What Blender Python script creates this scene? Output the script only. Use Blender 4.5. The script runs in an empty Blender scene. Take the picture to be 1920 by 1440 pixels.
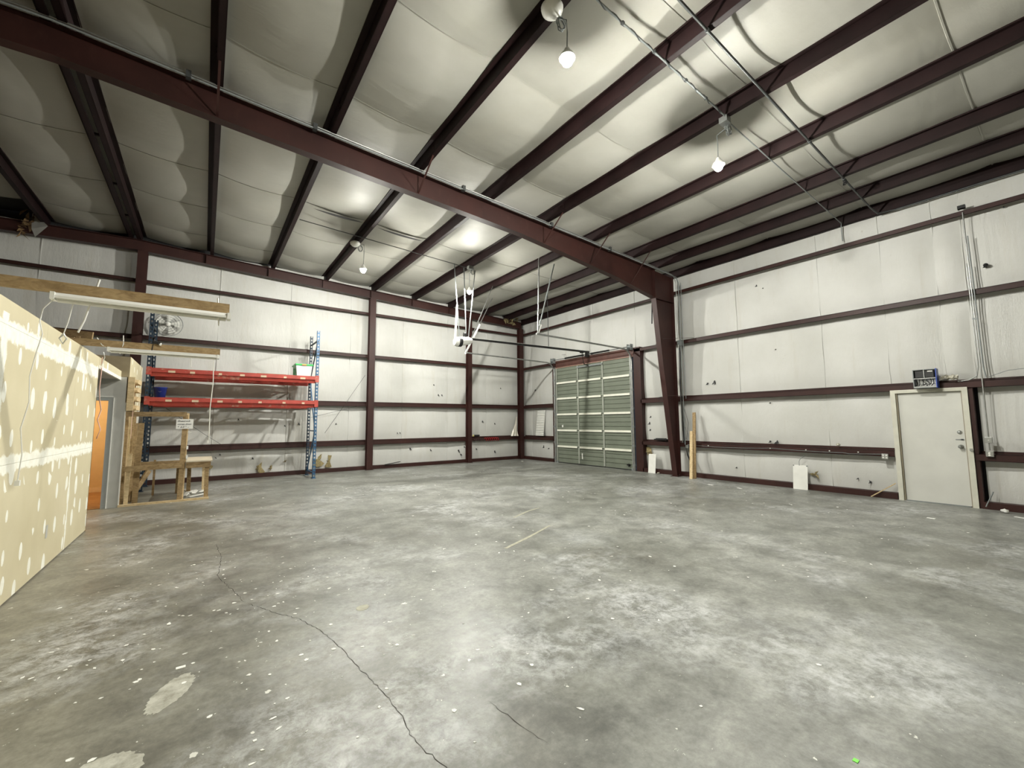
import bpy, bmesh, math, random
from mathutils import Vector, Matrix, noise
random.seed(7)
PI = math.pi
C = bpy.context.scene.collection
scn = bpy.context.scene

# ---------------------------------------------------------------- camera, world, exposure
cam_d = bpy.data.cameras.new('camera'); cam = bpy.data.objects.new('camera', cam_d); C.objects.link(cam)
cam_d.sensor_width = 36.0; cam_d.lens = 36.0 * 785.08 / 1920.0; cam_d.clip_start = 0.05; cam_d.clip_end = 200
Rv = Vector((0.80715998, -0.59029535, -0.00664572)); Uv = Vector((-0.04783329, -0.07661871, 0.99591242)); Fv = Vector((0.58839166, 0.80354276, 0.09007933))
M = Matrix(((Rv.x, Uv.x, -Fv.x, -11.0965), (Rv.y, Uv.y, -Fv.y, -14.4768), (Rv.z, Uv.z, -Fv.z, 1.5737), (0, 0, 0, 1)))
cam.matrix_world = M
scn.camera = cam
w = bpy.data.worlds.new('world'); scn.world = w; w.use_nodes = True
w.node_tree.nodes['Background'].inputs[0].default_value = (0.6, 0.68, 0.8, 1)
w.node_tree.nodes['Background'].inputs[1].default_value = 0.05
scn.view_settings.view_transform = 'Standard'; scn.view_settings.look = 'None'
scn.view_settings.exposure = 0.0; scn.view_settings.gamma = 1.0; scn.view_settings.use_curve_mapping = False
BULB = 5800.0          # emission strength of the hanging bulbs

# ---------------------------------------------------------------- helpers
class MB:
    """collects shapes, then links them as ONE mesh object"""
    def __init__(s): s.v = []; s.f = []; s.sm = []
    def add(s, vs, fs, smooth=False):
        o = len(s.v); s.v += [tuple(v) for v in vs]
        for f in fs: s.f.append(tuple(o + i for i in f)); s.sm.append(smooth)
        return s
    def box(s, a, b):
        x0, y0, z0 = [min(a[i], b[i]) for i in range(3)]; x1, y1, z1 = [max(a[i], b[i]) for i in range(3)]
        vs = [(x0,y0,z0),(x1,y0,z0),(x1,y1,z0),(x0,y1,z0),(x0,y0,z1),(x1,y0,z1),(x1,y1,z1),(x0,y1,z1)]
        return s.add(vs, [(0,3,2,1),(4,5,6,7),(0,1,5,4),(1,2,6,5),(2,3,7,6),(3,0,4,7)])
    def bar(s, p, q, w, h=None, up=(0,0,1)):
        """box beam from p to q, width w (sideways), height h (towards up)"""
        h = h or w; p = Vector(p); q = Vector(q); d = (q - p).normalized(); up = Vector(up)
        if abs(d.dot(up)) > .98: up = Vector((0,1,0))
        sd = d.cross(up).normalized(); u = sd.cross(d).normalized()
        vs = []
        for c in (p, q):
            for a, b in ((-1,-1),(1,-1),(1,1),(-1,1)): vs.append(c + sd*a*w/2 + u*b*h/2)
        return s.add(vs, [(0,1,2,3),(7,6,5,4),(0,4,5,1),(1,5,6,2),(2,6,7,3),(3,7,4,0)])
    def tube(s, pts, r, n=8, cap=True):
        pts = [Vector(p) for p in pts]; rings = []; up = Vector((0,0,1))
        for i, p in enumerate(pts):
            d = (pts[min(i+1, len(pts)-1)] - pts[max(i-1, 0)]).normalized()
            u = up if abs(d.dot(up)) < .95 else Vector((0,1,0))
            a = d.cross(u).normalized(); b = a.cross(d).normalized()
            rr = r[i] if isinstance(r, (list, tuple)) else r
            rings.append([p + a*math.cos(2*PI*k/n)*rr + b*math.sin(2*PI*k/n)*rr for k in range(n)])
        vs = [v for rg in rings for v in rg]; fs = []
        for i in range(len(pts)-1):
            for k in range(n): fs.append((i*n+k, i*n+(k+1)%n, (i+1)*n+(k+1)%n, (i+1)*n+k))
        s.add(vs, fs, True)
        if cap: s.add(rings[0], [tuple(range(n))]); s.add(rings[-1], [tuple(reversed(range(n)))])
        return s
    def lathe(s, c, prof, n=20, ax='z', closed=True):
        c = Vector(c); vs = []
        for (r, h) in prof:
            for k in range(n):
                a = 2*PI*k/n; x, y = r*math.cos(a), r*math.sin(a)
                vs.append(c + (Vector((x,y,h)) if ax == 'z' else Vector((h,x,y)) if ax == 'x' else Vector((x,h,y))))
        fs = []
        for i in range(len(prof)-1):
            for k in range(n): fs.append((i*n+k, i*n+(k+1)%n, (i+1)*n+(k+1)%n, (i+1)*n+k))
        s.add(vs, fs, True)
        return s
    def prism(s, poly, axis, a, b):
        """extrude a 2d outline along an axis from a to b"""
        n = len(poly)
        def P(u, v, t): return (t,u,v) if axis == 'x' else (u,t,v) if axis == 'y' else (u,v,t)
        vs = [P(u,v,a) for u,v in poly] + [P(u,v,b) for u,v in poly]
        fs = [tuple(range(n)), tuple(reversed(range(n, 2*n)))] + [(i, n+i, n+(i+1)%n, (i+1)%n) for i in range(n)]
        return s.add(vs, fs)
    def build(s, name, mat, parent=None, label=None, cat=None, group=None, kind=None, bevel=0):
        me = bpy.data.meshes.new(name); me.from_pydata(s.v, [], s.f); me.update()
        bm = bmesh.new(); bm.from_mesh(me)
        bmesh.ops.recalc_face_normals(bm, faces=bm.faces)
        if bevel:
            bmesh.ops.bevel(bm, geom=[e for e in bm.edges], offset=bevel, segments=2, profile=.7, affect='EDGES')
        bm.to_mesh(me); bm.free()
        if not bevel:
            for p, sm in zip(me.polygons, s.sm): p.use_smooth = sm
        me.materials.append(mat)
        o = bpy.data.objects.new(name, me); C.objects.link(o)
        if parent is not None:
            o.parent = parent; o.matrix_parent_inverse = parent.matrix_basis.inverted()
        tag(o, label, cat, group, kind); return o
def tag(o, label=None, cat=None, group=None, kind=None):
    if label: o['label'] = label
    if cat: o['category'] = cat
    if group: o['group'] = group
    if kind: o['kind'] = kind
def thing(name, loc, label, cat, group=None):
    o = bpy.data.objects.new(name, None); C.objects.link(o); o.location = loc; o.empty_display_size = .1
    tag(o, label, cat, group); return o
def copy_tree(o, delta=(0,0,0), label=None, group=None):
    r = o.copy(); C.objects.link(r); r.location = Vector(o.location) + Vector(delta)
    if label: r['label'] = label
    if group: r['group'] = group
    for ch in list(o.children):
        c = ch.copy(); C.objects.link(c); c.parent = r
        for g in list(ch.children):
            d = g.copy(); C.objects.link(d); d.parent = c
    return r

# ---------------------------------------------------------------- materials
class NT:
    def __init__(s, name, rough=.6, metal=0.0, spec=.5):
        s.m = bpy.data.materials.new(name); s.m.use_nodes = True; s.t = s.m.node_tree; s.b = s.t.nodes['Principled BSDF']
        s.b.inputs['Roughness'].default_value = rough; s.b.inputs['Metallic'].default_value = metal
        s.b.inputs['Specular IOR Level'].default_value = spec
        s.co = s.t.nodes.new('ShaderNodeTexCoord')
    def n(s, t, **kw):
        nd = s.t.nodes.new(t)
        for k, v in kw.items(): setattr(nd, k, v)
        return nd
    def l(s, a, b): s.t.links.new(a, b)
    def coord(s, scale=(1,1,1), src='Object', loc=(0,0,0)):
        mp = s.n('ShaderNodeMapping'); mp.inputs['Scale'].default_value = scale; mp.inputs['Location'].default_value = loc
        s.l(s.co.outputs[src], mp.inputs[0]); return mp.outputs[0]
    def noise(s, scale, detail=4, rough=.55, vec=None, dist=0.0):
        nd = s.n('ShaderNodeTexNoise'); nd.inputs['Scale'].default_value = scale; nd.inputs['Detail'].default_value = detail
        nd.inputs['Roughness'].default_value = rough; nd.inputs['Distortion'].default_value = dist
        s.l(vec if vec is not None else s.coord(), nd.inputs['Vector']); return nd.outputs[0]
    def ramp(s, fac, stops):
        nd = s.n('ShaderNodeValToRGB'); cr = nd.color_ramp
        while len(cr.elements) < len(stops): cr.elements.new(.5)
        for e, (p, c) in zip(cr.elements, stops):
            e.position = p; e.color = (c, c, c, 1) if isinstance(c, (int, float)) else (*c, 1)
        s.l(fac, nd.inputs[0]); return nd.outputs[0]
    def math(s, op, a, b=None, clamp=False):
        nd = s.n('ShaderNodeMath', operation=op, use_clamp=clamp)
        for i, x in enumerate((a, b)):
            if x is None: continue
            if isinstance(x, (int, float)): nd.inputs[i].default_value = x
            else: s.l(x, nd.inputs[i])
        return nd.outputs[0]
    def mix(s, fac, a, b, mode='MIX'):
        nd = s.n('ShaderNodeMix', data_type='RGBA', blend_type=mode)
        for sock, x in ((nd.inputs[0], fac), (nd.inputs[6], a), (nd.inputs[7], b)):
            if isinstance(x, (int, float)): sock.default_value = x
            elif isinstance(x, tuple): sock.default_value = (*x, 1)
            else: s.l(x, sock)
        return nd.outputs[2]
    def col(s, x):
        if isinstance(x, tuple): s.b.inputs['Base Color'].default_value = (*x, 1)
        else: s.l(x, s.b.inputs['Base Color'])
        return s
    def rough(s, x): s.l(x, s.b.inputs['Roughness']); return s
    def bump(s, h, strength=.3, dist=.02):
        nd = s.n('ShaderNodeBump'); nd.inputs['Strength'].default_value = strength; nd.inputs['Distance'].default_value = dist
        s.l(h, nd.inputs['Height']); s.l(nd.outputs[0], s.b.inputs['Normal']); return s

def simple(name, c, rough=.6, metal=0.0, var=.12, scale=6, bump=0.0, spec=.5, dirt=None):
    m = NT(name, rough, metal, spec); nz = m.noise(scale, 5)
    dk = tuple(x*(1-var) for x in c); lt = tuple(min(1, x*(1+var)) for x in c)
    cc = m.ramp(nz, [(.3, dk), (.7, lt)])
    if dirt: cc = m.mix(m.ramp(m.noise(scale*.7, 6, .7), [(.58, 0.0), (.7, .8)]), cc, dirt)
    m.col(cc)
    if bump: m.bump(m.noise(scale*8, 3), bump, .005)
    return m.m

def mat_steel():
    m = NT('dark_red_primer', .5, 0.0, .35)
    base = m.ramp(m.noise(1.4, 5, .6), [(.3, (.026, .0090, .0075)), (.7, (.044, .0145, .0115))])
    dust = m.ramp(m.noise(7, 6, .7, m.coord((1,1,.4))), [(.55, 0.0), (.85, .35)])
    m.col(m.mix(dust, base, (.090, .045, .033))); m.bump(m.noise(30, 3), .1, .003); return m.m
def mat_vinyl(name, wall=True):
    m = NT(name, .55, 0.0, .35)
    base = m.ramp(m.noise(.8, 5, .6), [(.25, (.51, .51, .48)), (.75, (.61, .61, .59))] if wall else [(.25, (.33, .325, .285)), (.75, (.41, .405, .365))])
    if wall:
        st = m.ramp(m.noise(1.0, 6, .7, m.coord((3.5, 3.5, .35))), [(.55, 0.0), (.8, .38)])
        base = m.mix(st, base, (.42, .38, .29))
        sp = m.ramp(m.noise(9, 4, .7), [(.70, 0.0), (.76, .5)])
        base = m.mix(sp, base, (.30, .27, .22))
        bp = m.noise(3, 6, .7, m.coord((2.2, 2.2, .5)))
        m.bump(bp, .4, .03)
    else:
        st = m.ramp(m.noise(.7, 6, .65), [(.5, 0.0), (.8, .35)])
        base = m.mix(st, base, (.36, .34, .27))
        m.bump(m.noise(2.2, 5, .6, m.coord((.6, 2, 1))), .4, .03)
    m.col(base); return m.m
def mat_floor():
    m = NT('worn_concrete', .4, 0.0, .5)
    big = m.noise(.42, 7, .66, None, .2)
    base = m.ramp(big, [(.30, (.145, .143, .122)), (.45, (.205, .209, .186)), (.60, (.270, .275, .252)), (.74, (.36, .366, .345))])
    med = m.ramp(m.noise(2.6, 8, .72, m.coord((1, 1, 1)), .3), [(.32, .55), (.5, .92), (.68, 1.32)])
    base = m.mix(1.0, base, med, 'MULTIPLY')
    fine = m.ramp(m.noise(26, 6, .75), [(.35, .82), (.65, 1.15)])
    base = m.mix(1.0, base, fine, 'MULTIPLY')
    # brownish band on the left, in front of the partition (old coating)
    sx = m.n('ShaderNodeSeparateXYZ'); m.l(m.coord(), sx.inputs[0])
    wob = m.math('MULTIPLY', m.noise(.5, 4), 2.2)
    left = m.math('ADD', sx.outputs[0], wob)
    lm = m.ramp(m.math('MULTIPLY', m.math('ADD', m.math('MULTIPLY', left, -1), -8.6), .45, True), [(0, 0.0), (1, .75)])
    base = m.mix(lm, base, m.mix(1.0, base, (.86, .78, .66), 'MULTIPLY'))
    # powdery white wear
    wn = m.math('MULTIPLY', m.ramp(m.noise(.55, 5, .6, m.coord((1,1,1), 'Object', (3.1, 7.7, 0))), [(.5, 0.0), (.66, 1.0)]),
                m.ramp(m.noise(7, 8, .8, None, .25), [(.42, 0.0), (.62, 1.0)]))
    base = m.mix(m.math('MULTIPLY', wn, .62), base, (.74, .76, .77))
    geo = m.coord()  # paler patches at fixed spots, broken up by noise
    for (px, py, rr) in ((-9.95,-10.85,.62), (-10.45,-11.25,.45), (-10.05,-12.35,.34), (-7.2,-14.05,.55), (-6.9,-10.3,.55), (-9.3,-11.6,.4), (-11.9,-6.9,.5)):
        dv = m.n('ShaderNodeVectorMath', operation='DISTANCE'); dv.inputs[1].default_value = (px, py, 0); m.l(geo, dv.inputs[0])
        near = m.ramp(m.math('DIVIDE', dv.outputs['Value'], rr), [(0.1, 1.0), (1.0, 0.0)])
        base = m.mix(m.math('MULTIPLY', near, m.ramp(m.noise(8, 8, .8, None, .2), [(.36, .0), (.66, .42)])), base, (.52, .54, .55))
    # dark scuffs
    dn = m.ramp(m.noise(3.2, 7, .75, m.coord((1, 2.4, 1), 'Object', (11, 2, 0)), .25), [(.60, 0.0), (.72, .5)])
    base = m.mix(dn, base, (.18, .175, .145))
    # paint spatter
    for sc, th, loc in ((9, .17, (0,0,0)), (22, .14, (5,3,0))):
        vo = m.n('ShaderNodeTexVoronoi'); vo.inputs['Scale'].default_value = sc
        mp = m.coord((1, 1, 1), 'Object', loc)
        ad = m.n('ShaderNodeVectorMath', operation='ADD'); nz = m.n('ShaderNodeTexNoise'); nz.inputs['Scale'].default_value = sc*3
        m.l(mp, nz.inputs['Vector']); sc_ = m.n('ShaderNodeVectorMath', operation='SCALE'); sc_.inputs['Scale'].default_value = .09
        m.l(nz.outputs[1], sc_.inputs[0]); m.l(mp, ad.inputs[0]); m.l(sc_.outputs[0], ad.inputs[1]); m.l(ad.outputs[0], vo.inputs['Vector'])
        sr = m.n('ShaderNodeSeparateColor'); m.l(vo.outputs['Color'], sr.inputs[0])
        pick = m.math('GREATER_THAN', sr.outputs[0], .82)
        dot = m.math('LESS_THAN', vo.outputs['Distance'], m.math('MULTIPLY', sr.outputs[1], th))
        base = m.mix(m.math('MULTIPLY', m.math('MULTIPLY', pick, dot), .8), base, (.80, .80, .74))
    m.col(base)
    m.rough(m.ramp(m.noise(1.3, 6, .7), [(.3, .30), (.7, .52)]))
    m.bump(m.noise(20, 8, .7), .16, .006); return m.m
def mat_drywall(mud=True):
    m = NT('tan_drywall' if mud else 'plain_drywall', .8, 0.0, .2)
    base = m.ramp(m.noise(1.2, 5), [(.3, (.56, .50, .335)), (.7, (.65, .59, .42))])
    if mud:
        sx = m.n('ShaderNodeSeparateXYZ'); m.l(m.coord(), sx.inputs[0]); y, z = sx.outputs[1], sx.outputs[2]
        wob = m.math('MULTIPLY', m.math('SUBTRACT', m.noise(7, 4, .7), .5), .16)
        def band(src, c, hw):
            d = m.math('ABSOLUTE', m.math('SUBTRACT', m.math('ADD', src, wob), c))
            return m.ramp(d, [(max(0, hw-.012), 1.0), (hw+.012, 0.0)])
        def mx(a, b): return m.math('MAXIMUM', a, b)
        def gate(mask, src, lo, hi):
            a = m.math('GREATER_THAN', src, lo); b = m.math('LESS_THAN', src, hi)
            return m.math('MULTIPLY', mask, m.math('MULTIPLY', a, b))
        k = mx(band(z, 1.24, .075), gate(band(z, 2.36, .085), y, -20, -5.3))
        k = mx(k, gate(band(y, -6.78, .03), z, -1, 1.25)); k = mx(k, gate(band(y, -9.30, .06), z, 1.25, 2.5))
        # screw spots in stud rows
        vo = m.n('ShaderNodeTexVoronoi'); vo.inputs['Scale'].default_value = 1.0; vo.inputs['Randomness'].default_value = .6
        mp = m.n('ShaderNodeMapping'); mp.inputs['Scale'].default_value = (0, 2.46, 3.0); m.l(m.co.outputs['Object'], mp.inputs[0]); m.l(mp.outputs[0], vo.inputs['Vector'])
        dd = m.n('ShaderNodeVectorMath', operation='SUBTRACT'); m.l(mp.outputs[0], dd.inputs[0]); m.l(vo.outputs['Position'], dd.inputs[1])
        s2 = m.n('ShaderNodeVectorMath', operation='MULTIPLY'); s2.inputs[1].default_value = (0, 1.0, .42); m.l(dd.outputs[0], s2.inputs[0])
        ln = m.n('ShaderNodeVectorMath', operation='LENGTH'); m.l(s2.outputs[0], ln.inputs[0])
        sr = m.n('ShaderNodeSeparateColor'); m.l(vo.outputs['Color'], sr.inputs[0])
        rad = m.math('ADD', m.math('MULTIPLY', sr.outputs[0], .11), .055)
        spot = m.math('MULTIPLY', m.math('LESS_THAN', m.math('ADD', ln.outputs['Value'], m.math('MULTIPLY', wob, .45)), rad), m.math('LESS_THAN', sr.outputs[1], .78))
        k = mx(k, spot)
        k = m.math('MULTIPLY', k, m.ramp(m.noise(14, 4, .7), [(.2, .65), (.6, 1.0)]))
        base = m.mix(k, base, (.90, .90, .82))
        m.bump(k, .15, .003)
    m.col(base); return m.m
def mat_wood(name, a=(.26, .17, .08), b=(.44, .32, .17)):
    m = NT(name, .7, 0.0, .25)
    g = m.noise(5, 6, .65, m.coord((1, 1, 1)), 2.0)
    w_ = m.n('ShaderNodeTexNoise'); w_.inputs['Scale'].default_value = 22; w_.inputs['Detail'].default_value = 4; w_.inputs['Distortion'].default_value = 1.5
    m.l(m.coord((.35, .8, .9)), w_.inputs['Vector'])
    c = m.ramp(g, [(.3, a), (.7, b)]); c = m.mix(.45, c, m.ramp(w_.outputs[0], [(.35, tuple(x*.6 for x in a)), (.62, b)]))
    m.col(c); m.bump(w_.outputs[0], .15, .003); return m.m

STEEL = mat_steel(); PURL = simple('shaded_purlin_primer', (.0135, .0058, .0060), .6, 0, .3, 3, .1, .2); WVIN = mat_vinyl('white_wall_vinyl', True); CVIN = mat_vinyl('white_ceiling_vinyl', False)  # PURL is the STEEL primer darkened for the dimmer light under the roof
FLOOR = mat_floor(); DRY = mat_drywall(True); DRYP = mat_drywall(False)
WOOD = mat_wood('pine_lumber'); WOODD = mat_wood('old_lumber', (.20, .13, .06), (.36, .26, .14)); WOODL = mat_wood('pale_lumber', (.58, .42, .22), (.72, .58, .36))
METALBACK = simple('dark_metal_sheet', (.03, .03, .032), .6)
GREY = simple('galvanized_steel', (.38, .39, .38), .38, .85, .15, 9)
GREYP = simple('grey_painted_metal', (.22, .24, .24), .5, .2)
DARKP = simple('dark_conduit', (.07, .075, .075), .5, .4)
BLACK = simple('black_plastic', (.012, .012, .013), .4)
BLACKM = simple('black_metal', (.02, .02, .02), .45, .5)
WHITE = simple('white_enamel', (.80, .80, .76), .35, 0, .04)
WPLAST = simple('white_plastic', (.78, .78, .74), .4, 0, .04)
PAPER = simple('white_paper', (.85, .85, .82), .8, 0, .03)
DOORG = simple('grey_green_door_panel', (.165, .185, .145), .5, 0, .10, 2.5, 0, .4)
DOORS = simple('grey_door_stile', (.36, .38, .33), .45, .1, .10, 4)
DOORW = simple('cream_white_strut', (.78, .78, .68), .45, 0, .05)
SDOOR = simple('off_white_door_paint', (.58, .58, .54), .5, 0, .06, 2.0, 0, .4, None)
SFRAME = simple('cream_frame_paint', (.58, .57, .49), .5, 0, .08, 5)
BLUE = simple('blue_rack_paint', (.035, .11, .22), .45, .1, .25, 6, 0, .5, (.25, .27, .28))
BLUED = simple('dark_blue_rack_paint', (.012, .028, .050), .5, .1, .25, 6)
RED = simple('red_rack_paint', (.36, .05, .036), .45, .1, .2, 6, 0, .5, (.45, .30, .22))
HEAD = simple('red_brown_header', (.085, .036, .028), .5, 0, .25, 5)
GREYW = simple('light_grey_paint', (.46, .46, .43), .7, 0, .04)
TRIMG = simple('grey_trim_paint', (.36, .38, .37), .5, 0, .05)
ORANGE = simple('orange_paint', (.62, .43, .20), .6, 0, .05)
WOODFL = mat_wood('stained_plank_floor', (.26, .12, .035), (.42, .21, .07))
FIBER = simple('yellow_fibreglass', (.27, .22, .11), .95, 0, .4, 30, .6)
BROWNF = simple('brown_fibreglass', (.16, .10, .045), .95, 0, .5, 30, .6)
PINK = simple('pink_cord_rubber', (.75, .50, .42), .5)
GREENM = simple('green_plastic', (.02, .42, .08), .35)
CLEARP = simple('milky_plastic', (.62, .68, .66), .35)
BLUEP = simple('blue_plastic', (.012, .03, .22), .4)
FOIL = simple('crumpled_foil', (.55, .53, .45), .4, .6, .3, 20, .8)
YELL = simple('pale_yellow_plastic', (.75, .68, .25), .4)
REDP = simple('red_plastic', (.40, .012, .015), .4)
INK = simple('black_ink', (.05, .05, .06), .7)
CRACK = simple('dark_crack', (.045, .042, .036), .9)
STAIN = NT('pale_paint_smear', .5); STAIN.col(STAIN.ramp(STAIN.noise(9, 7, .75), [(.35, (.28, .27, .22)), (.6, (.52, .52, .46))])); STAIN = STAIN.m
STAINY = simple('yellow_paint_line', (.36, .35, .27), .6, 0, .2, 20)
DIRTY = simple('dark_stain', (.14, .13, .115), .6, 0, .2, 6)
LIMEG = simple('lime_green_paper', (.25, .85, .12), .7)
mb_ = NT('bulb_glow', .3); mb_.b.inputs['Emission Color'].default_value = (1.0, .985, .90, 1); mb_.b.inputs['Emission Strength'].default_value = BULB
mb_.col((1.0, 1.0, .95)); GLOW = mb_.m

# ---------------------------------------------------------------- dimensions (metres)
W0, W1 = -25.4, 0.22            # building width, right wall at x = W1
Y0, Y1 = 0.22, -22.6            # end wall, wall behind the camera
XR = -12.78                     # ridge
def zp(x):                      # underside of the purlins
    return 5.90 + .04*abs(x) if x >= XR else 5.90 + .04*abs(XR) - .04*(XR - x)
def ztop(x): return zp(x) + .20

# ---------------------------------------------------------------- floor
fl = MB(); nx, ny = 26, 24
vs = [(W0 + (W1-W0)*i/nx, Y1 + (Y0-Y1)*j/ny, 0.0) for j in range(ny+1) for i in range(nx+1)]
fs = [(j*(nx+1)+i, j*(nx+1)+i+1, (j+1)*(nx+1)+i+1, (j+1)*(nx+1)+i) for j in range(ny) for i in range(nx)]
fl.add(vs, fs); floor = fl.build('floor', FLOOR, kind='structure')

def blob(pts, z, name, mat, parent, th=.0015):
    m = MB(); n = len(pts)
    vs = [(x, y, z+th) for x, y in pts] + [(x, y, z) for x, y in pts]
    m.add(vs, [tuple(range(n))] + [(i, n+i, n+(i+1)%n, (i+1)%n) for i in range(n)])
    return m.build(name, mat, parent)
def ragged(cx, cy, rx, ry, rot, n=26, amp=.25, seed=0):
    rnd = random.Random(seed); out = []
    for k in range(n):
        a = 2*PI*k/n; r = 1 + rnd.uniform(-amp, amp); x, y = rx*r*math.cos(a), ry*r*math.sin(a)
        out.append((cx + x*math.cos(rot) - y*math.sin(rot), cy + x*math.sin(rot) + y*math.cos(rot)))
    return out
def crack(pts, wdt, seed, name='crack'):
    rnd = random.Random(seed); dense = []
    for (x0, y0), (x1, y1) in zip(pts, pts[1:]):
        k = max(2, int(math.hypot(x1-x0, y1-y0)/.03))
        for i in range(k): dense.append((x0+(x1-x0)*i/k + rnd.uniform(-.008, .008), y0+(y1-y0)*i/k + rnd.uniform(-.008, .008)))
    dense.append(pts[-1]); m = MB(); L, R = [], []
    for i, (x, y) in enumerate(dense):
        a = dense[max(0, i-1)]; b = dense[min(len(dense)-1, i+1)]; dx, dy = b[0]-a[0], b[1]-a[1]; l = math.hypot(dx, dy) or 1
        ww = wdt*rnd.uniform(.4, 1.3)*min(1, (i+1)/6, (len(dense)-i)/6); L.append((x-dy/l*ww, y+dx/l*ww, .0012)); R.append((x+dy/l*ww, y-dx/l*ww, .0012))
    n = len(dense); m.add(L+R, [(i, i+1, n+i+1, n+i) for i in range(n-1)])
    return m.build(name, CRACK, floor)
crack([(-10.73,-9.97),(-10.53,-10.38),(-10.41,-10.59),(-10.31,-10.89),(-10.25,-11.26),(-10.21,-11.64),(-10.17,-11.93),(-10.16,-12.22),(-10.18,-12.34),(-10.16,-12.49),(-10.13,-12.62),(-10.10,-12.95)], .0021, 1)
crack([(-10.9,-7.59),(-10.86,-8.3),(-10.91,-9.03),(-10.8,-9.6),(-10.73,-9.97)], .0022, 2)
crack([(-9.72,-12.35),(-9.70,-12.6),(-9.66,-12.8)], .0018, 3)
STN = [((-11.18,-11.17), .19, .085, 1.15, STAIN), ((-11.42,-11.75), .17, .15, .3, STAIN), ((-9.93,-10.70), .06, .05, .8, STAINY)]
for i, (c, rx, ry, rt, mt) in enumerate(STN): blob(ragged(c[0], c[1], rx, ry, rt, 70, .07, i+5), .0, 'paint_stain', mt, floor)
blob([(-8.0,-10.05),(-7.4,-9.80),(-6.78,-9.52),(-6.76,-9.54),(-7.38,-9.84),(-7.98,-10.09)], 0, 'paint_line', STAINY, floor)
blob([(-6.9,-8.75),(-6.4,-8.5),(-6.07,-8.41),(-6.06,-8.44),(-6.4,-8.54),(-6.9,-8.79)], 0, 'paint_line', STAINY, floor)
# loose chips of paint and paper all over the slab
m = MB(); rnd = random.Random(11)
for k in range(420):
    if k < 230: x = rnd.gauss(-10.9, .8); y = rnd.gauss(-10.6, 1.3)
    else: x = rnd.uniform(-12.3, -1.0); y = rnd.uniform(-14.0, -2.5)
    if x < -12.35 or x > -.6: continue
    s_ = rnd.choice((.006, .008, .012, .016)) * (1 if k < 230 else 1.3); a0 = rnd.uniform(0, 6.3); nn = rnd.choice((4, 5, 6)); asp = rnd.uniform(.3, 1)
    vs = []
    for t in (0.0025, 0.0):
        for j in range(nn):
            a = 2*PI*j/nn; u, v_ = s_*math.cos(a)*(1+.3*math.sin(3*a+k)), s_*asp*math.sin(a)
            vs.append((x+u*math.cos(a0)-v_*math.sin(a0), y+u*math.sin(a0)+v_*math.cos(a0), t))
    m.add(vs, [tuple(range(nn))] + [(i, nn+i, nn+(i+1)%nn, (i+1)%nn) for i in range(nn)])
m.build('paint_chips', PAPER, label='scattered small white paint chips and paper scraps on the concrete floor', cat='debris', kind='stuff')
m = MB(); m.box((-8.60,-13.735,0), (-8.575,-13.715,.003)); m.build('paper_scrap', LIMEG, label='tiny lime green paper scrap on the floor near the camera', cat='scrap')
m = MB(); m.box((-11.17,-10.90,0), (-11.12,-10.87,.004)); m.build('paper_scrap', PAPER, label='small white rectangular scrap on the floor right of the oval pale smear', cat='scrap')

# ---------------------------------------------------------------- ceiling
ceil_e = bpy.data.objects.new('ceiling', None); C.objects.link(ceil_e); ceil_e['kind'] = 'structure'
m = MB()
for xa, xb in ((W0, XR), (XR, W1)):
    m.add([(xa, Y1, ztop(xa)+.14), (xb, Y1, ztop(xb)+.14), (xb, Y0+.02, ztop(xb)+.14), (xa, Y0+.02, ztop(xa)+.14)], [(0,1,2,3)])
m.build('roof_sheet', METALBACK, ceil_e)
PX = [-.85, -1.97, -3.54, -5.05, -6.56, -8.12, -9.66, -11.19]          # purlin web positions, right slope
RX = [-12.67, -12.90]                                                   # the ridge pair
LX = [2*XR - x for x in PX]
allp = sorted(PX + RX + LX + [.18, 2*XR-.18])
seams = [.2, -1.02, -2.82, -4.58, -6.42, -8.30, -10.12, -11.98, -13.83, -15.65, -17.5, -19.3, -21.1, Y1]
def sag(x):
    for a, b in zip(allp, allp[1:]):
        if a <= x <= b:
            t = (x-a)/(b-a); return (.085 if b-a > .8 else .01) * math.sin(PI*t)**.8 if 0 < t < 1 else 0
    return 0
xs = []
for a, b in zip(allp, allp[1:]):
    k = max(2, int((b-a)/.14))
    xs += [a + (b-a)*i/k for i in range(k)]
xs.append(allp[-1]); xs = [x for x in xs if x >= W0]
for si, (ya, yb) in enumerate(zip(seams, seams[1:])):
    rows = 9; m = MB(); vs = []; xs2 = [x for x in xs if not (si == 0 and x < -14.50)] if si == 0 else xs
    for j in range(rows+1):
        t = j/rows; y = ya + (yb-ya)*t; edge = abs(2*t-1)**6
        for x in xs2:
            z = ztop(x) + .012 - sag(x)*(1.0 - .25*math.cos(2*PI*t)) + .018*edge + .12*sag(x)*noise.noise(Vector((x*.9, y*1.3, si)))
            vs.append((x, y, z))
    n = len(xs2); m.add(vs, [(j*n+i, j*n+i+1, (j+1)*n+i+1, (j+1)*n+i) for j in range(rows) for i in range(n-1)], True)
    # folded tab hanging at the seam
    if si > 0:
        tv = []
        for x in xs:
            z = ztop(x) - sag(x)*.75 + .030 + .12*sag(x)*noise.noise(Vector((x*.9, ya*1.3, si)))
            hang = .009
            tv += [(x, ya-.004, z), (x, ya-.012, z-hang), (x, ya+.006, z-hang), (x, ya+.012, z)]
        k = len(xs); m.add(tv, [(4*i+a, 4*i+a+1, 4*i+5+a, 4*i+4+a) for i in range(k-1) for a in range(3)])
    m.build('insulation_sheet', CVIN, ceil_e)
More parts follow.
